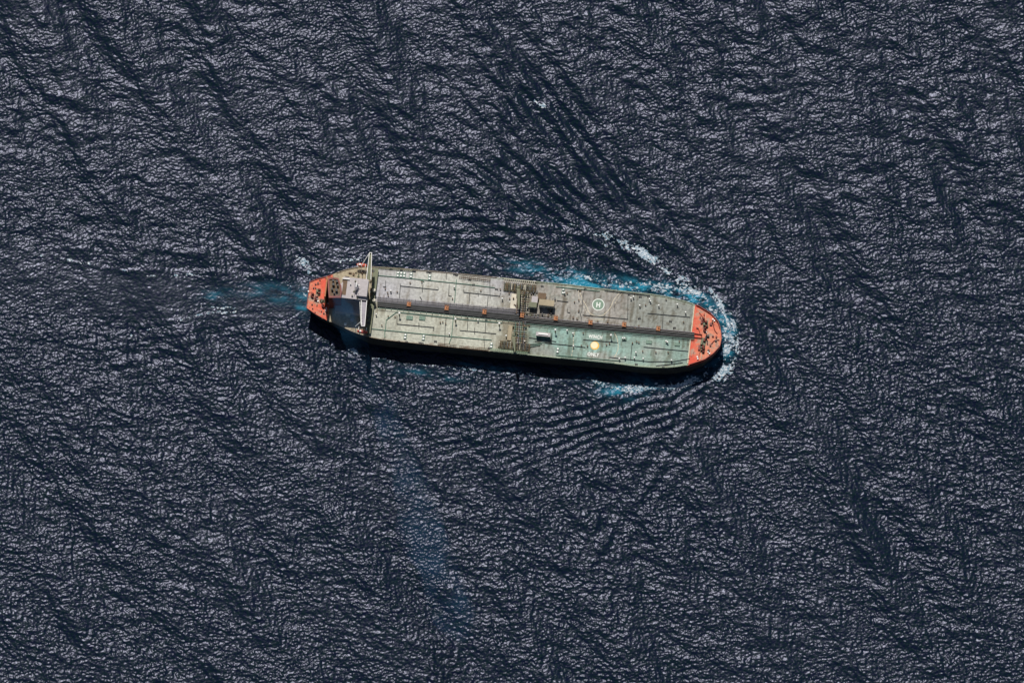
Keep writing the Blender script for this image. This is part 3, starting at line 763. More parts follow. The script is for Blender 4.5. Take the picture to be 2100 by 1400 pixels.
for (px, py, l) in ((726, 598, 5), (735, 603, 4), (729, 577, 6), (733, 611, 3)):
    p = L(px, py, ZR); mb = MB(); mb.tube([(p[0], p[1], ZR), (p[0], p[1]-0.6, ZR+l)], 0.15, 6); mb.box(p[0]-0.7, p[0]+0.7, p[1]-0.4, p[1]+0.4, ZR, ZR+0.7)
    part(mb, 'roof_aerial', 'olive', house)
# dark deck fittings (vent housings and rope stores) under the house shadow
for (px, py, w_, d_, h, m) in ((714, 639, 9, 14, 4, 'cream'), (713, 628, 6, 6, 3, 'dark'), (722, 655, 6, 5, 2, 'lilac'), (708, 664, 5, 4, 2, 'white')):
    q = quad_px(px-w_/2, py-d_/2, px+w_/2, py+d_/2, DECK+h); mb = MB(); mb.box(*q, DECK, DECK+h); part(mb, 'deck_locker', m, bevel=0.1)
# rust brown gear on the aft side deck, port
for (px, py, w_, d_, h, m) in ((718, 559, 6, 3, 1.2, 'brown'), (725, 562, 4, 5, 1.0, 'brown'), (730, 556, 3, 5, 1.4, 'tan'), (743, 558, 3, 6, 1.3, 'brown'), (735, 566, 4, 3, 1.0, 'olive'), (740, 590, 3, 3, 1, 'dark'), (712, 566, 8, 1.4, 0.8, 'tan')):
    q = quad_px(px-w_/2, py-d_/2, px+w_/2, py+d_/2, DECK+h); mb = MB(); mb.box(*q, DECK, DECK+h); part(mb, 'deck_locker', m, bevel=0.1)

# lifeboats in their davits
def lifeboat(px, py, z, label):
    p = L(px, py, z); x = ORG[0]+p[0]*ch-p[1]*sh; y = ORG[1]+p[0]*sh+p[1]*ch
    t = empty('lifeboat', (x, y, z), HEAD); tag(t, label, 'lifeboat', 'lifeboats hanging beside the house')
    mb = MB(); n = 14; rg = []
    prof = [(-4.2, 0.25), (-3.6, 1.0), (-2, 1.45), (0, 1.55), (2, 1.45), (3.6, 0.95), (4.3, 0.2)]
    for (u, hw) in prof:
        for i in range(n):
            a_ = 2*math.pi*i/n; mb.v.append((u, hw*math.cos(a_), max(-1.0, 1.25*math.sin(a_)*min(1, hw/1.2))))
    for k in range(len(prof)-1):
        for i in range(n): mb.f.append((k*n+i, k*n+(i+1) % n, (k+1)*n+(i+1) % n, (k+1)*n+i))
    mb.f += [tuple(range(n-1, -1, -1)), tuple((len(prof)-1)*n+i for i in range(n))]
    mb.build('boat_hull', M['lifeboat'], t, smooth=True)
    mb = MB(); mb.box(-2.4, -0.6, -0.8, 0.8, 1.0, 1.9, 0.2); mb.build('canopy_hatch', M['white'], t, bevel=0.1)
    return p
for px, py, lab in ((743, 680, 'orange lifeboat hanging at the lower tip of the bridge wing'), (742, 543.5, 'orange lifeboat hanging near the upper edge of the deck below the bridge wing')):
    p = lifeboat(px, py, DECK+5.5, lab)
    for du in (-3, 3):
        mb = MB(); s_ = -1 if py > 600 else 1
        mb.tube([(p[0]+du, p[1]-s_*3.5, DECK), (p[0]+du, p[1]-s_*2.6, DECK+8.6), (p[0]+du, p[1], DECK+8.8)], 0.22, 8); mb.tube([(p[0]+du, p[1], DECK+8.8), (p[0]+du, p[1], DECK+6.2)], 0.06, 4)
        part(mb, 'davit', 'white')

# raised walkway and cabinets in front of the house, from side to side
q = quad_px(757.5, 549, 769, 690, DECK+3)
mb = MB(); mb.box(q[0]+0.2, q[1]-0.4, np.interp(q[0], UU, vb)+2, np.interp(q[0], UU, vt)-2, DECK+2.6, DECK+2.85)
for v in np.arange(np.interp(q[0], UU, vb)+3, np.interp(q[0], UU, vt)-3, 4.5):
    mb.box(q[0]+0.3, q[0]+0.5, v, v+0.2, DECK, DECK+2.6); mb.box(q[1]-0.7, q[1]-0.5, v, v+0.2, DECK, DECK+2.6)
part(mb, 'cross_walkway', 'olive')  # walkway widened and dark olive to take in the shade ahead of the house
rr = random.Random(3)
for i in range(26):
    py = 552+i*5.3; px = 765.5-(py-552)*0.095+rr.uniform(-2, 3)
    p = L(px, py, DECK+1); h = rr.uniform(0.8, 3.2); w_ = rr.uniform(0.4, 1.3); d_ = rr.uniform(0.4, 1.2)
    mb = MB(); mb.box(p[0]-w_, p[0]+w_, p[1]-d_, p[1]+d_, DECK, DECK+h); part(mb, 'deck_cabinet', rr.choice(['olive', 'dark', 'brown', 'pipe']), bevel=0.06)
for py in (594.5, 615):
    p = L(767, py, DECK+6.5)
    mb = MB(); mb.cyl(p[0], p[1], DECK, DECK+6, 1.25, 14); mb.cyl(p[0], p[1], DECK+6, DECK+6.5, 1.45, 14, 1.1); part(mb, 'provision_crane_post', 'cream')
# ---------------------------------------------------------------- pipes and lines on the deck
def pipe(pts, r, m, z=0.45, name='deck_pipe', legs=0):
    P = [L(p[0], p[1], DECK+z) for p in pts]
    mb = MB(); mb.tube([(p[0], p[1], DECK+z) for p in P], r, 6)
    if legs:
        for a, b in zip(P[:-1], P[1:]):
            n_ = max(1, int(math.dist(a, b)/legs))
            for i in range(n_+1):
                t_ = i/n_; x_ = a[0]+(b[0]-a[0])*t_; y_ = a[1]+(b[1]-a[1])*t_; mb.box(x_-0.12, x_+0.12, y_-0.3, y_+0.3, DECK, DECK+z)
    return part(mb, name, m)
green_lines = [[(770,564),(861,573),(960,583),(1015,590)], [(762,674),(850,683),(960,693),(1008,697)],
    [(936,573),(932,620)], [(930,645),(926,690),(921,704)], [(790,679),(792,656),(813,640)], [(813,640),(960,656),(1030,662)],
    [(861,573),(870,578)], [(1140,728),(1273,740)], [(1140,588),(1230,597)], [(789,676),(789,692)]]
for l in green_lines: pipe(l, 0.32, 'green', 0.4, legs=6)
dark_lines = [[(821,582),(821,586),(899,594),(898,587)], [(821,586),(819,611)], [(814,646),(814,664),(890,671),(889,677)],
    [(951,594),(951,599),(1025,607),(1026,600)], [(943,677),(1017,684)], [(963,601),(962,621)], [(1001,607),(999,628)], [(960,648),(958,677)], [(996,661),(995,682)],
    [(921,583),(920,606),(926,607)], [(1004.5,578),(1005,611)], [(992,689),(994,714)], [(912,705),(913,670),(915,651)],
    [(1195,645.6),(1288,654)], [(1164,632),(1164,640),(1169,641),(1169,646)], [(1196.5,696),(1267,702)], [(1328,642),(1415,650)], [(1320,711),(1411.5,720)],
    [(1142,616),(1165,619)], [(1085,692),(1140,700)], [(1288,600),(1287,652)], [(1196,600),(1193,640)], [(1296,705),(1293,738)], [(1240,596),(1330,606)], [(1360,640),(1358,676)],
    [(790,576),(791,588),(786,588)], [(867,585),(866,598)], [(861,608),(865,614)], [(859,661),(859,673)], [(980,599),(981,606)], [(973,672),(973,684)], [(915,548),(915,572)],
    [(1118,703),(1160,707),(1200,712)], [(1345,755-5),(1400,743)], [(1250,732),(1330,741),(1380,741),(1414,735)], [(1187,634),(1192,650),(1191,668)],[(1260,626),(1261,637)]]
for l in dark_lines: pipe(l, 0.22, 'pipe', 0.5, legs=8)
# hull-side pipe ladders (fender rails)
def ladder(pts, wd, m, z, step=1.6, name='pipe_rack'):
    P = [L(p[0], p[1], DECK+z) for p in pts]; mb = MB()
    for a, b in zip(P[:-1], P[1:]):
        d = Vector((b[0]-a[0], b[1]-a[1])); l = d.length; d.normalize(); nn = Vector((-d.y, d.x))
        for s_ in (-1, 1):
            mb.tube([(a[0]+nn.x*wd/2*s_, a[1]+nn.y*wd/2*s_, DECK+z), (b[0]+nn.x*wd/2*s_, b[1]+nn.y*wd/2*s_, DECK+z)], 0.22, 6)
        for i in range(int(l/step)+1):
            c_ = (a[0]+d.x*i*step, a[1]+d.y*i*step)
            mb.tube([(c_[0]-nn.x*wd*0.6, c_[1]-nn.y*wd*0.6, DECK+z), (c_[0]+nn.x*wd*0.6, c_[1]+nn.y*wd*0.6, DECK+z)], 0.16, 4)
            mb.box(c_[0]-0.12, c_[0]+0.12, c_[1]-0.12, c_[1]+0.12, DECK, DECK+z)
    return part(mb, name, m)
ladder([(942,567),(1006,574)], 1.6, 'brown', 1.2)
ladder([(1034,574),(1100,580.5)], 2.2, 'cream', 1.2)
ladder([(942,711),(1003,717)], 1.6, 'brown', 1.2)
ladder([(898,706),(936,710)], 2.0, 'brown', 1.2, 2.5)
ladder([(1006,716),(1082,724)], 1.2, 'palegreen', 1.0)
ladder([(775,549),(850,555)], 0.8, 'olive', 0.8, 3.0)
ladder([(1150,733),(1260,744)], 0.8, 'green', 0.6, 5.0)

# ---------------------------------------------------------------- centre line pipe rack
def lerp(a, b, t): return a+(b-a)*t
rack = empty('centre_pipe_rack', (0, 0, 0), 0, ship)
def rline(x0, y0, x1, y1, r, m, z, name='cargo_pipe'):
    a = L(x0, y0, DECK+z); b = L(x1, y1, DECK+z); mb = MB(); mb.tube([(a[0], a[1], DECK+z), (b[0], b[1], DECK+z)], r, 8); return mb.build(name, M[m], rack)
pipes_aft = [(0.04,'greypipe',0.30),(0.14,'pipe',0.28),(0.23,'greypipe',0.30),(0.33,'pipe',0.32),(0.42,'greypipe',0.24),(0.52,'pipe',0.38),(0.62,'dark',0.40),(0.72,'pipe',0.32),(0.81,'dark',0.40),(0.91,'pipe',0.3)]
for f, m, r in pipes_aft:
    rline(774, lerp(608, 629, f), 1070, lerp(634, 659, f), r, m, 1.6)
for f, m, r in ((0.05,'greypipe',0.2),(0.35,'pipe',0.35),(0.55,'dark',0.4),(0.75,'pipe',0.35),(0.95,'dark',0.3)):
    rline(1070, lerp(647, 661, f), 1424, lerp(681, 694, f), r, m, 1.6)
# dark grating walkway beneath and beside the pipes
def strip(x0, ya, yb, x1, yc, yd, z, th, m, name):
    P = [L(x0, yb, DECK+z), L(x1, yd, DECK+z), L(x1, yc, DECK+z), L(x0, ya, DECK+z)]
    mb = MB(); mb.prism(P, DECK+z-th, DECK+z); return mb.build(name, M[m], rack)
strip(774, 617, 629, 1070, 643, 660, 0.9, 0.1, 'dark', 'walkway_grating')
strip(1071, 649, 661, 1424, 682, 694, 0.9, 0.1, 'brownsteel', 'walkway_grating')
for i in range(54):
    px = 780+i*12; f = (px-774)/296
    if px < 1070: ya, yb = lerp(607, 633, f), lerp(631, 661, f)
    else: g = (px-1070)/354; ya, yb = lerp(646, 680, g), lerp(662, 695, g)
    a = L(px, ya, DECK+1.2); b = L(px-1.5, yb, DECK+1.2); mb = MB(); mb.tube([(a[0], a[1], DECK+1.15), (b[0], b[1], DECK+1.15)], 0.16, 4)
    mb.box(a[0]-0.15, a[0]+0.15, a[1]-0.15, a[1]+0.15, DECK, DECK+1.2); mb.box(b[0]-0.15, b[0]+0.15, b[1]-0.15, b[1]+0.15, DECK, DECK+1.2)
    mb.build('pipe_support', M['pipe'], rack)
for (x0, y0, x1, y1) in ((774, 631, 1070, 661), (1071, 663, 1424, 695)):
    a = L(x0, y0, DECK+2.2); b = L(x1, y1, DECK+2.2); mb = MB()
    mb.tube([(a[0], a[1], DECK+2.2), (b[0], b[1], DECK+2.2)], 0.12, 4); mb.tube([(a[0], a[1], DECK+1.5), (b[0], b[1], DECK+1.5)], 0.1, 4)
    mb.build('walkway_rail', M['green'], rack)

# orange foam-monitor platforms on the rack
def monitor():
    e = empty('monitor_platform', (0, 0, 0), 0, ship)
    mb = MB(); mb.box(-1.4, 1.4, -1.7, 1.7, 3.0, 3.2)
    for sx in (-1.5, 1.5):
        for sy in (-1.8, 1.8): mb.box(sx-0.1, sx+0.1, sy-0.1, sy+0.1, 0, 3.0)
    mb.build('platform', M['orange'], e)
    mb = MB()
    for z in (3.7, 4.2):
        mb.tube([(-1.7,-2,z),(1.7,-2,z),(1.7,2,z),(-1.7,2,z),(-1.7,-2,z)], 0.06, 4)
    for c_ in ((-1.7,-2),(1.7,-2),(1.7,2),(-1.7,2)): mb.tube([(*c_,3.2),(*c_,4.2)], 0.07, 4)
    mb.build('platform_rail', M['orange'], e)
    mb = MB(); mb.cyl(0,0,3.2,4.4,0.25,8); mb.tube([(0,0,4.5),(1.0,1.2,5.2)], 0.2, 8); mb.build('monitor_nozzle', M['brown'], e)
    return e
mons = [(838.6,623),(916,631),(993.5,639),(1070.5,646),(1140,652),(1211,660.5),(1280,665),(1350,673)]
m0 = monitor()
for i, (px, py) in enumerate(mons):
    p = L(px, py, DECK+3.2); 
    if i == 0: m0.location = (p[0], p[1], DECK)
    else:
        c = copy_part(m0, (p[0], p[1], DECK)); c.parent = ship

# lamp / vent posts with pale heads
def vent(h=3.0, r=0.45, hm='white'):
    e = empty('vent_post', (0, 0, 0), 0, ship)
    mb = MB(); mb.cyl(0, 0, 0, h, r*0.6, 8); mb.cyl(0, 0, 0, 0.2, r*1.4, 8); mb.build('post', M['olive'], e)
    mb = MB(); mb.cyl(0, 0, h, h+0.25, r*1.5, 12, r*1.7); mb.sphere((0, 0, h+0.3), r*1.6, 12, 8, (1, 1, 0.6)); mb.build('vent_cap', M[hm], e, smooth=True)
    return e
tall = [(819,642),(934,654),(1024,663),(1139,676),(1253,687)]
v0 = vent(5.2, 0.55)
for i, (px, py) in enumerate(tall):
    p = L(px, py, DECK+5.4)
    if i == 0: v0.location = (p[0], p[1], DECK)
    else: copy_part(v0, (p[0], p[1], DECK)).parent = ship
v1 = vent(2.2, 0.42); short = [(801.5,596),(931.5,588),(921.5,684),(771.5,644),(980,656),(1038,688),(1030,612),(1155,594),(1158,600),(1294,611),(1332,613),(1312,626),(1334,617),(1176,709),(1277,693),(1281,693),(1304,722),(1282,733),(1369,701),(1389,624),(1319,735),(1377,738),(1299,608),(1366,699),(1175,683),(1163,677),(1270,735),(1301,733),(1406,640),(1351,626)]
for i, (px, py) in enumerate(short):
    p = L(px, py, DECK+2.4)
    if i == 0: v1.location = (p[0], p[1], DECK)
    else: copy_part(v1, (p[0], p[1], DECK)).parent = ship
# paired tank hatches
def hatch():
    e = empty('tank_hatch', (0, 0, 0), 0, ship)
    mb = MB(); mb.box(-1.15, 1.15, -2.4, 2.4, 0, 0.5); mb.build('hatch_base', M['green'], e, bevel=0.08)
    for y_ in (-1.2, 1.2):
        mb = MB(); mb.cyl(0, y_, 0.5, 1.1, 0.75, 12); mb.cyl(0, y_, 1.1, 1.35, 0.85, 12, 0.6); mb.build('hatch_lid', M['white'], e)
    return e
h0 = hatch(); hs_ = [(816,562),(822.5,562.5),(829,563),(843,564),(881,568),(831,689),(868.5,691.5),(1007.6,707.5),(1143.6,718),(1155,597)]
for i, (px, py) in enumerate(hs_):
    p = L(px, py, DECK+1.3)
    if i == 0: h0.location = (p[0], p[1], DECK)
    else: copy_part(h0, (p[0], p[1], DECK)).parent = ship
# small bollards, valves and dark fittings
def bollard():
    e = empty('bollard', (0, 0, 0), 0, ship)
    mb = MB(); mb.box(-1.1, 1.1, -0.5, 0.5, 0, 0.2); mb.build('bollard_base', M['dark'], e)
    for x_ in (-0.6, 0.6):
        mb = MB(); mb.cyl(x_, 0, 0.2, 1.1, 0.32, 10); mb.cyl(x_, 0, 1.1, 1.25, 0.42, 10); mb.build('bollard_post', M['dark'], e)
    return e
bo = bollard()
bl = [(802,550.5),(823,553),(848,555),(850,555),(877,557),(882,558),(1112,586),(1200,592),(1290,603),(1313,608),(1330,606),(1186,593),(1190,594),(788,696),(818,699),(834,700),(861,702),(866,703),(1003,713),(1186,735),(1305,746),(1360,752),(963,573),(932,562),(937,563),(1018,592),(893,699),(971,583),(997,656),(1311,652),(1375,658),(1383,671)]
for i, (px, py) in enumerate(bl):
    p = L(px, py, DECK+1)
    if i == 0: bo.location = (p[0], p[1], DECK); bo.rotation_euler = (0, 0, 0)
    else: copy_part(bo, (p[0], p[1], DECK), random.choice([0, 0, 0.3])).parent = ship
vl = MB
def valve():
    e = empty('valve_stand', (0, 0, 0), 0, ship)
    mb = MB(); mb.cyl(0, 0, 0, 1.2, 0.3, 8); mb.build('valve_body', M['dark'], e)
    mb = MB(); mb.cyl(0, 0, 1.2, 1.35, 0.6, 12); mb.build('valve_wheel', M['brown'], e)
    return e
vv = valve()
vs_ = [(801.5,598.5),(814.5,598),(841,580),(865,578),(928,612),(795,600),(790,592),(796,606),(986,596),(1026,593),(1045,612),(1055,625),(1044,601),(1085,667),(810,649),(796,648),(783,667),(903,661),(914,663),(908,660),(1183,653),(1186,638),(1187,615),(1175,651),(1178,619),(1163,601),(1196,683),(1301,601),(1306,700),(1310,702),(1366,614),(1324,625),(1310,668),(1303,672),(1297,703),(1393,700),(1250,704),(1244,707),(1205,709),(1192,708),(1226,658),(1246,660),(1345,722),(1370,722),(1318,720),(1402,660)]
for i, (px, py) in enumerate(vs_):
    p = L(px, py, DECK+1)
    if i == 0: vv.location = (p[0], p[1], DECK)
    else: copy_part(vv, (p[0], p[1], DECK)).parent = ship
# green square hatch covers and flat fittings
for (px, py, w_, d_, m) in ((840,651,13.5,8,'green'),(866,652,12.5,8,'green'),(1331,701,12,7,'green'),(1389,706,11,6,'green'),(1281,695,9,6,'green'),(1190,596,5,3,'brown')):
    q = quad_px(px-w_/2, py-d_/2, px+w_/2, py+d_/2, DECK+0.7); mb = MB(); mb.box(*q, DECK, DECK+0.7); o = part(mb, 'hatch_cover', m, bevel=0.08)
    mb = MB()
    for k in range(4):
        u = lerp(q[0], q[1], (k+0.5)/4); mb.box(u-0.08, u+0.08, q[2]+0.2, q[3]-0.2, DECK+0.7, DECK+0.85)
    part(mb, 'cover_rib', 'olive', o)

# ---------------------------------------------------------------- cargo manifolds amidships
def manifold(xa, ya, xb, yb, comb_n, m='brown', z=1.8):
    """cross pipes ending in a drip tray with flanges"""
    e = empty('cargo_manifold', (0, 0, 0), 0, ship)
    q = quad_px(xa, ya, xb, yb, DECK+z)
    mb = MB(); mb.box(q[0], q[1], q[2], q[3], DECK+0.1, DECK+0.7); mb.build('drip_tray', M['olive'], e)
    for k in range(4):
        v = lerp(q[2]+0.3, q[3]-0.3, k/3); mb = MB(); mb.tube([(q[0]-0.3, v, DECK+z), (q[1]+0.3, v, DECK+z)], 0.17, 6); mb.build('tray_pipe', M[m], e)
    for i in range(comb_n):
        u = lerp(q[0]+0.6, q[1]-0.6, i/(comb_n-1)); l0 = random.uniform(0, 1.2); l1 = random.uniform(0, 1.0)
        mb = MB(); mb.tube([(u, q[2]+l0, DECK+z+0.4), (u, q[3]-l1, DECK+z+0.4)], random.choice([0.16, 0.26, 0.34]), 8)
        mb.tube([(u, q[2]+l0, DECK+0.4), (u, q[2]+l0, DECK+z+0.4)], 0.2, 6)
        if i % 2 == 0: mb.cyl(u, q[3]-l1-0.6, DECK+z, DECK+z+0.9, 0.45, 10)
        mb.build('manifold_pipe', M[random.choice(['pipe', 'brown', 'dark', 'cream', 'brown'])], e)
    return e
manifold(1033, 580, 1060, 596, 9)
manifold(1062, 584, 1099, 597, 13)
manifold(1022, 699, 1054, 714, 11)
manifold(1056, 703, 1087, 719, 11)
manifold(1063, 597, 1084, 606, 7)
# fore-and-aft crossover pipes from rack to manifolds
for k, px in enumerate((1063, 1067, 1071, 1075, 1079, 1082.5)):
    pipe([(px, 598), (px-3.5, 643)], 0.26 if k % 2 else 0.36, 'brown' if k % 3 == 0 else 'pipe' if k % 3 == 1 else 'cream', 1.9, 'crossover_pipe', 5)
    pipe([(px-5.5, 660), (px-9, 704)], 0.26 if k % 2 else 0.36, 'brown' if k % 3 == 1 else 'green' if k % 3 == 0 else 'greypipe', 1.9, 'crossover_pipe', 5)
for k in range(9):
    y0 = 603+k*4.6; pipe([(1060, y0), (1086, y0+2.3)], 0.2, random.choice(['pipe', 'olive', 'brown', 'dark']), 2.4, 'crossover_pipe')
for k in range(9):
    y0 = 660+k*4.6; pipe([(1052, y0), (1080, y0+2.6)], 0.2, random.choice(['pipe', 'olive', 'brown', 'green']), 2.4, 'crossover_pipe')
for k in range(34):
    if k % 2: px, py = random.uniform(1052, 1085), random.uniform(602, 645)
    else: px, py = random.uniform(1048, 1082), random.uniform(662, 706)
    p = L(px, py, DECK+2); r_ = random.uniform(0.3, 0.7)
    mb = MB(); mb.box(p[0]-r_, p[0]+r_, p[1]-r_, p[1]+r_, DECK, DECK+random.uniform(1.2, 2.8)); part(mb, 'valve_block', random.choice(['dark', 'olive', 'brown', 'cream', 'pipe']), bevel=0.06)
# raised tan platforms beside the manifolds
for (x0, y0, x1, y1) in ((1047, 602, 1060, 633), (1041, 667, 1050, 698)):
    q = quad_px(x0, y0, x1, y1, DECK+0.9); mb = MB(); mb.box(*q, DECK, DECK+0.9, 0.2); part(mb, 'raised_platform', 'cream' if y0 < 650 else 'tan', bevel=0.06)
# hose-handling cranes
def crane(px, py, ex, ey, name='hose_crane'):
    zb = DECK+9; p = L(px, py, zb+1); q = L(ex, ey, zb+1)
    e = empty(name, (p[0], p[1], DECK), 0, ship)
    dx_, dy_ = q[0]-p[0], q[1]-p[1]; l = math.hypot(dx_, dy_); d = Vector((dx_, dy_)).normalized(); nn = Vector((-d.y, d.x))
    mb = MB(); mb.cyl(0, 0, 0, 8.2, 1.15, 16, 0.95); mb.cyl(0, 0, 8.2, 8.8, 1.5, 16); mb.build('pedestal', M['olive'], e)
    mb = MB()
    A_ = [(-d*2.2+nn*1.1), (-d*2.2-nn*1.1), (d*l*0.35-nn*1.25), (d*l-nn*0.35), (d*l+nn*0.35), (d*l*0.35+nn*1.25)]
    mb.prism([(a.x, a.y) for a in A_], 8.9, 10.3); mb.build('jib', M['olive'], e, bevel=0.1)
    mb = MB(); mb.box(-0.9, 0.9, 0.6 if d.y < 0 else -2.0, 2.0 if d.y < 0 else -0.6, 8.8, 10.9); mb.build('crane_cab', M['olive'], e, bevel=0.1)
    mb = MB(); mb.tube([(d.x*l*0.95, d.y*l*0.95, 8.9), (d.x*l*0.95, d.y*l*0.95, 5.0)], 0.06, 4); mb.box(d.x*l*0.95-0.25, d.x*l*0.95+0.25, d.y*l*0.95-0.25, d.y*l*0.95+0.25, 4.3, 5.0); mb.build('hook_block', M['dark'], e)
crane(1063, 592, 1064, 634)
crane(1053, 690, 1056, 722)
# deckhouses forward of the manifold
def deckhouse(x0, y0, x1, y1, h, roofm, wallm='cream', name='deckhouse', bev=0.1):
    q = quad_px(x0, y0, x1, y1, DECK+h); mb = MB(); mb.box(*q, DECK, DECK+h-0.25); o = part(mb, name, wallm, bevel=bev)
    mb = MB(); mb.box(q[0]-0.25, q[1]+0.25, q[2]-0.25, q[3]+0.25, DECK+h-0.245, DECK+h); part(mb, 'roof', roofm, o)
    mb = MB(); mb.box((q[0]+q[1])/2-0.45, (q[0]+q[1])/2+0.45, q[2]-0.08, q[2]-0.01, DECK+0.2, DECK+2.2); part(mb, 'door', 'green', o)
    return o, q
deckhouse(1106, 615, 1136, 626, 7.0, 'tan')
deckhouse(1104, 601, 1119, 612, 3.0, 'brown')
deckhouse(1091, 608, 1102, 620, 4.0, 'lilac')
deckhouse(1086, 620, 1100, 629, 5.0, 'olive')
o, q = deckhouse(1100, 682, 1128, 688.5, 5.0, 'lilac', 'green')
mb = MB(); mb.box(q[0]+1.5, q[1]-1.5, (q[2]+q[3])/2-0.5, (q[2]+q[3])/2+0.6, DECK+5.004, DECK+5.7); part(mb, 'roof_ridge', 'white', o)
pipe([(1097, 699), (1132, 703)], 0.25, 'dark', 1.0); pipe([(1132, 683), (1130, 704)], 0.25, 'dark', 1.0)
pipe([(1079, 706), (1112, 704)], 0.3, 'green', 0.8); pipe([(1082, 711), (1108, 707)], 0.3, 'green', 0.8)
for (px, py) in ((1090,600),(1094,598),(1097,604),(1101,597),(1112,643),(1124,646),(1128,637),(1133,632),(1096,645),(1103,646),(1088,644),(1138,612),(1125,630),(1130,640)):
    p = L(px, py, DECK+2); mb = MB(); mb.box(p[0]-0.5, p[0]+0.5, p[1]-1.1, p[1]+1.1, DECK, DECK+random.uniform(0.8, 2)); part(mb, 'deck_cabinet', random.choice(['dark', 'pipe', 'olive', 'brown']), bevel=0.06)
pipe([(1134, 612), (1131, 650)], 0.25, 'dark', 1.4); pipe([(1086, 643), (1130, 648)], 0.3, 'dark', 1.4)

# ---------------------------------------------------------------- painted markings
def disc(px, py, r0, r1, z, m, name, n=48):
    c = L(px, py, DECK); mb = MB(); mb.flat = True; vs = []
    for i in range(n):
        a = 2*math.pi*i/n; vs += [(c[0]+r1*math.cos(a), c[1]+r1*math.sin(a), DECK+z), (c[0]+r0*math.cos(a), c[1]+r0*math.sin(a), DECK+z)]
    if r0 > 0: mb.add(vs, [(2*i+1, 2*i, (2*i+2) % (2*n), (2*i+3) % (2*n)) for i in range(n)])
    else: mb.add(vs[0::2], [tuple(range(n))])
    return part(mb, name, m)
disc(1227, 624.5, 0, 5.0, 0.03, 'hgreen', 'winching_circle')
disc(1227, 624.5, 4.25, 4.95, 0.05, 'marking', 'circle_outline')
disc(1219.9, 708.4, 0, 3.45, 0.03, 'yellow', 'winching_spot'); disc(1219, 707.6, 0, 2.75, 0.05, 'peach', 'winching_spot_centre')
def text(s_, px, py, h, wd, name='deck_lettering'):
    cu = bpy.data.curves.new('txt', 'FONT'); cu.body = s_; cu.align_x = 'CENTER'; cu.align_y = 'CENTER'; cu.offset = 0.045; cu.space_character = 1.12
    to = bpy.data.objects.new('txt', cu); COL.objects.link(to); bpy.context.view_layer.update()
    dg = bpy.context.evaluated_depsgraph_get(); me = bpy.data.meshes.new_from_object(to.evaluated_get(dg))
    bpy.data.objects.remove(to)
    xs_ = [v.co.x for v in me.vertices]; ys_ = [v.co.y for v in me.vertices]
    cx_, cy_ = (min(xs_)+max(xs_))/2, (min(ys_)+max(ys_))/2; fx = wd/(max(xs_)-min(xs_)); fy = h/(max(ys_)-min(ys_))
    c = L(px, py, DECK)
    for v in me.vertices: v.co = ((v.co.x-cx_)*fx+c[0], (v.co.y-cy_)*fy+c[1], DECK+0.07)
    me.materials.clear(); me.materials.append(M['marking'])
    o = bpy.data.objects.new(name, me); COL.objects.link(o); o.parent = ship
text('H', 1227, 625, 4.3, 3.2)
text('WINCH', 1221, 690.5, 3.1, 11.0)
text('ONLY', 1217, 726.5, 3.1, 9.4)
def curve_line(pts, wd, m, z=0.03, name='painted_line', dashed=False):
    P = [L(p[0], p[1], DECK) for p in pts]; Q = []
    for i in range(len(P)-1):
        p0 = P[max(i-1, 0)]; p1 = P[i]; p2 = P[i+1]; p3 = P[min(i+2, len(P)-1)]
        for k in range(8):
            t = k/8; Q.append(tuple(0.5*((2*p1[a])+(-p0[a]+p2[a])*t+(2*p0[a]-5*p1[a]+4*p2[a]-p3[a])*t*t+(-p0[a]+3*p1[a]-3*p2[a]+p3[a])*t**3) for a in (0, 1)))
    Q.append(P[-1])
    mb = MB(); mb.flat = True
    if dashed:
        for i in range(0, len(Q)-2, 3): mb.ribbon(Q[i:i+3], wd, DECK+z)
    else: mb.ribbon(Q, wd, DECK+z)
    part(mb, name, m)
curve_line([(1189,596),(1194,612),(1203,628),(1208,640),(1219,647),(1234,647),(1246,638),(1254,626),(1259,614),(1270,601)], 0.42, 'creammark')
curve_line([(1186,596),(1188,614),(1198,630),(1204,642)], 0.35, 'creammark', dashed=True)
curve_line([(1276,601),(1267,612),(1260,624)], 0.35, 'creammark', dashed=True)
curve_line([(1259,681),(1264,690),(1267,701),(1267,717),(1259,734)], 0.45, 'creammark')
curve_line([(1178,681),(1176,694),(1175,712),(1172,731)], 0.4, 'creammark', dashed=True)
curve_line([(1210,655),(1238,655)], 0.4, 'creammark')

# ---------------------------------------------------------------- bow and stern gear
def winch(px, py, w_, d_, rot=0.0, m='olive', drum='darkred'):
    p = L(px, py, DECK+1.5); e = empty('mooring_winch', (p[0], p[1], DECK), rot, ship)
    mb = MB(); mb.box(-w_/2, w_/2, -d_/2, d_/2, 0, 0.3); mb.build('winch_bed', M[m], e)
    mb = MB(); mb.box(-w_*0.45, -w_*0.1, -d_*0.18, d_*0.18, 0.3, 1.9); mb.build('gearbox', M[m], e, bevel=0.1)
    for s_ in (-1, 1):
        mb = MB(); y0, y1 = sorted((s_*d_*0.2, s_*d_*0.42)); mb.tube([(w_*0.15, y0, 1.2), (w_*0.15, y1, 1.2)], 0.75, 12)
        for yy in (y0, y1): mb.tube([(w_*0.15, yy-0.08, 1.2), (w_*0.15, yy+0.08, 1.2)], 1.05, 12)
        mb.build('rope_drum', M[drum], e)
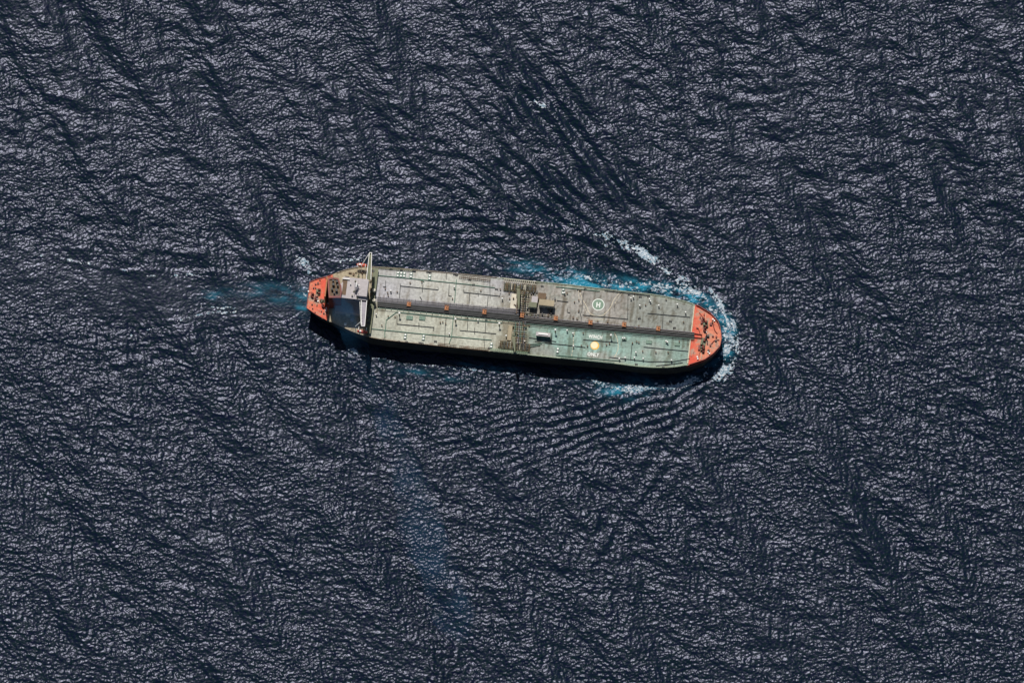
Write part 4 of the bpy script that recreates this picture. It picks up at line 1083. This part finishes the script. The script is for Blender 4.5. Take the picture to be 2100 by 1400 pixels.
for a in ((1447,664,4.2,5.5,0.2,'olive'),(1442,703,4.2,9.0,-0.1,'olive'),(1441,717,3.6,4.0,0.0,'brown'),(1442,656,2.6,4.0,0.2,'darkred'),(1445,675,2.4,4,0.1,'darkred'),
          (653,597,3.6,4.6,0.05,'olive'),(640,605,2.4,3.8,0.0,'darkred'),(648,611,2.6,3.6,0.0,'darkred'),(660,616,3,3,1.57,'olive'),(662,627,2.2,2.6,0.4,'darkred'),(443,0,0,0,0,'olive')):
    if a[0] > 500: winch(*a)
def rope_loop(pts, r, m, z=0.25, name='mooring_line'):
    P = [L(p[0], p[1], DECK+z) for p in pts]; mb = MB(); mb.tube([(p[0], p[1], DECK+z) for p in P], r, 6); part(mb, name, m)
rope_loop([(1461,656),(1463,668),(1466,678),(1471,684)], 0.4, 'darkred', name='anchor_chain')
rope_loop([(1460,657),(1468,657),(1473,664),(1476,674)], 0.28, 'darkred', name='deck_pipe')
rope_loop([(1459,705),(1464,699),(1470,697),(1475,697)], 0.4, 'darkred', name='anchor_chain')
rope_loop([(1432,673),(1436,685),(1440,692)], 0.32, 'darkred', name='deck_pipe')
rope_loop([(1434,641),(1441,650),(1443,660)], 0.26, 'darkred', name='deck_pipe')
rope_loop([(1447,642),(1447,655)], 0.2, 'creammark', name='deck_pipe'); rope_loop([(1440,720),(1437,737)], 0.2, 'creammark', name='deck_pipe'); rope_loop([(1435,722),(1432,737)], 0.2, 'darkred', name='deck_pipe')
rope_loop([(1421,683),(1440,686)], 0.35, 'darkred', 0.8, 'deck_pipe'); rope_loop([(1420,691),(1440,693)], 0.35, 'darkred', 0.8, 'deck_pipe')
def redblock(px, py, w_, d_, h, m, name='deck_fitting'):
    q = quad_px(px-w_/2, py-d_/2, px+w_/2, py+d_/2, DECK+h); mb = MB(); mb.box(*q, DECK, DECK+h); part(mb, name, m, bevel=0.08)
for a in ((1439,659,4,8,1.4,'darkred'),(1434,712,4,10,1.3,'darkred'),(1452,688,5,4,1.8,'dark'),(1447,692,3,5,2.2,'dark'),(1458,664,5,5,1.2,'darkred'),(1469,690,3,4,1.2,'darkred'),(1468,698,4,3,1.2,'dark'),(1453,718,4,4,1.4,'dark'),(1457,707,3,4,1.2,'darkred'),(1436,650,2,4,1,'darkred'),(1444,645,2,4,1,'darkred'),(1430,672,4,2,1,'darkred'),(1462,689,4,3,1,'darkred'),(1461,660,3,3,1.4,'brown'),
          (647,582,3,3,1,'darkred'),(652,580,2.4,4,1.2,'dark'),(643,590,2.5,2.5,1,'dark'),(647,590,2,2,1,'dark'),(646,613,3,5,1.3,'darkred'),(640,624,3,2,1,'dark'),(650,625,2,4,1,'olive'),(664,642,3,2,1,'dark'),(670,640,2.5,2.5,1,'darkred'),(659,648-10,2,2,1,'dark'),(667,617,14,6,0.6,'olive'),(654,601,5,9,0.8,'olive'),(641,632,2,2,1,'dark'),(656,574,2.5,1.6,1,'brown'),(669,569.5,2.5,2,1,'brown'),(646,640,2.5,2,1,'darkred'),(661,652,2.5,2,1,'darkred')):
    redblock(*a)
for (px, py) in ((1462,654),(1465,657),(1452,721),(1455,724),(1430,731),(1431,735),(650,613),(652,617),(669,632),(668,636),(632.5,597),(673,622)):
    p = L(px, py, DECK+1.2); mb = MB(); mb.cyl(0, 0, 0, 1.0, 0.38, 10); mb.cyl(0, 0, 1.0, 1.2, 0.62, 10); o = part(mb, 'fairlead', 'white'); o.location = (p[0], p[1], DECK)
# foremast
p = L(1448.6, 686, DECK+4); e = empty('foremast', (p[0], p[1], DECK), 0, ship)
mb = MB(); mb.cyl(0, 0, 0, 10, 0.4, 10, 0.22); mb.build('mast_pole', M['dark'], e)
mb = MB(); mb.box(-0.25, 0.25, -1.8, 1.8, 7.5, 7.8); mb.build('yardarm', M['dark'], e)
mb = MB(); mb.cyl(0, 0, 10, 10.5, 0.35, 10); mb.build('mast_light', M['white'], e)
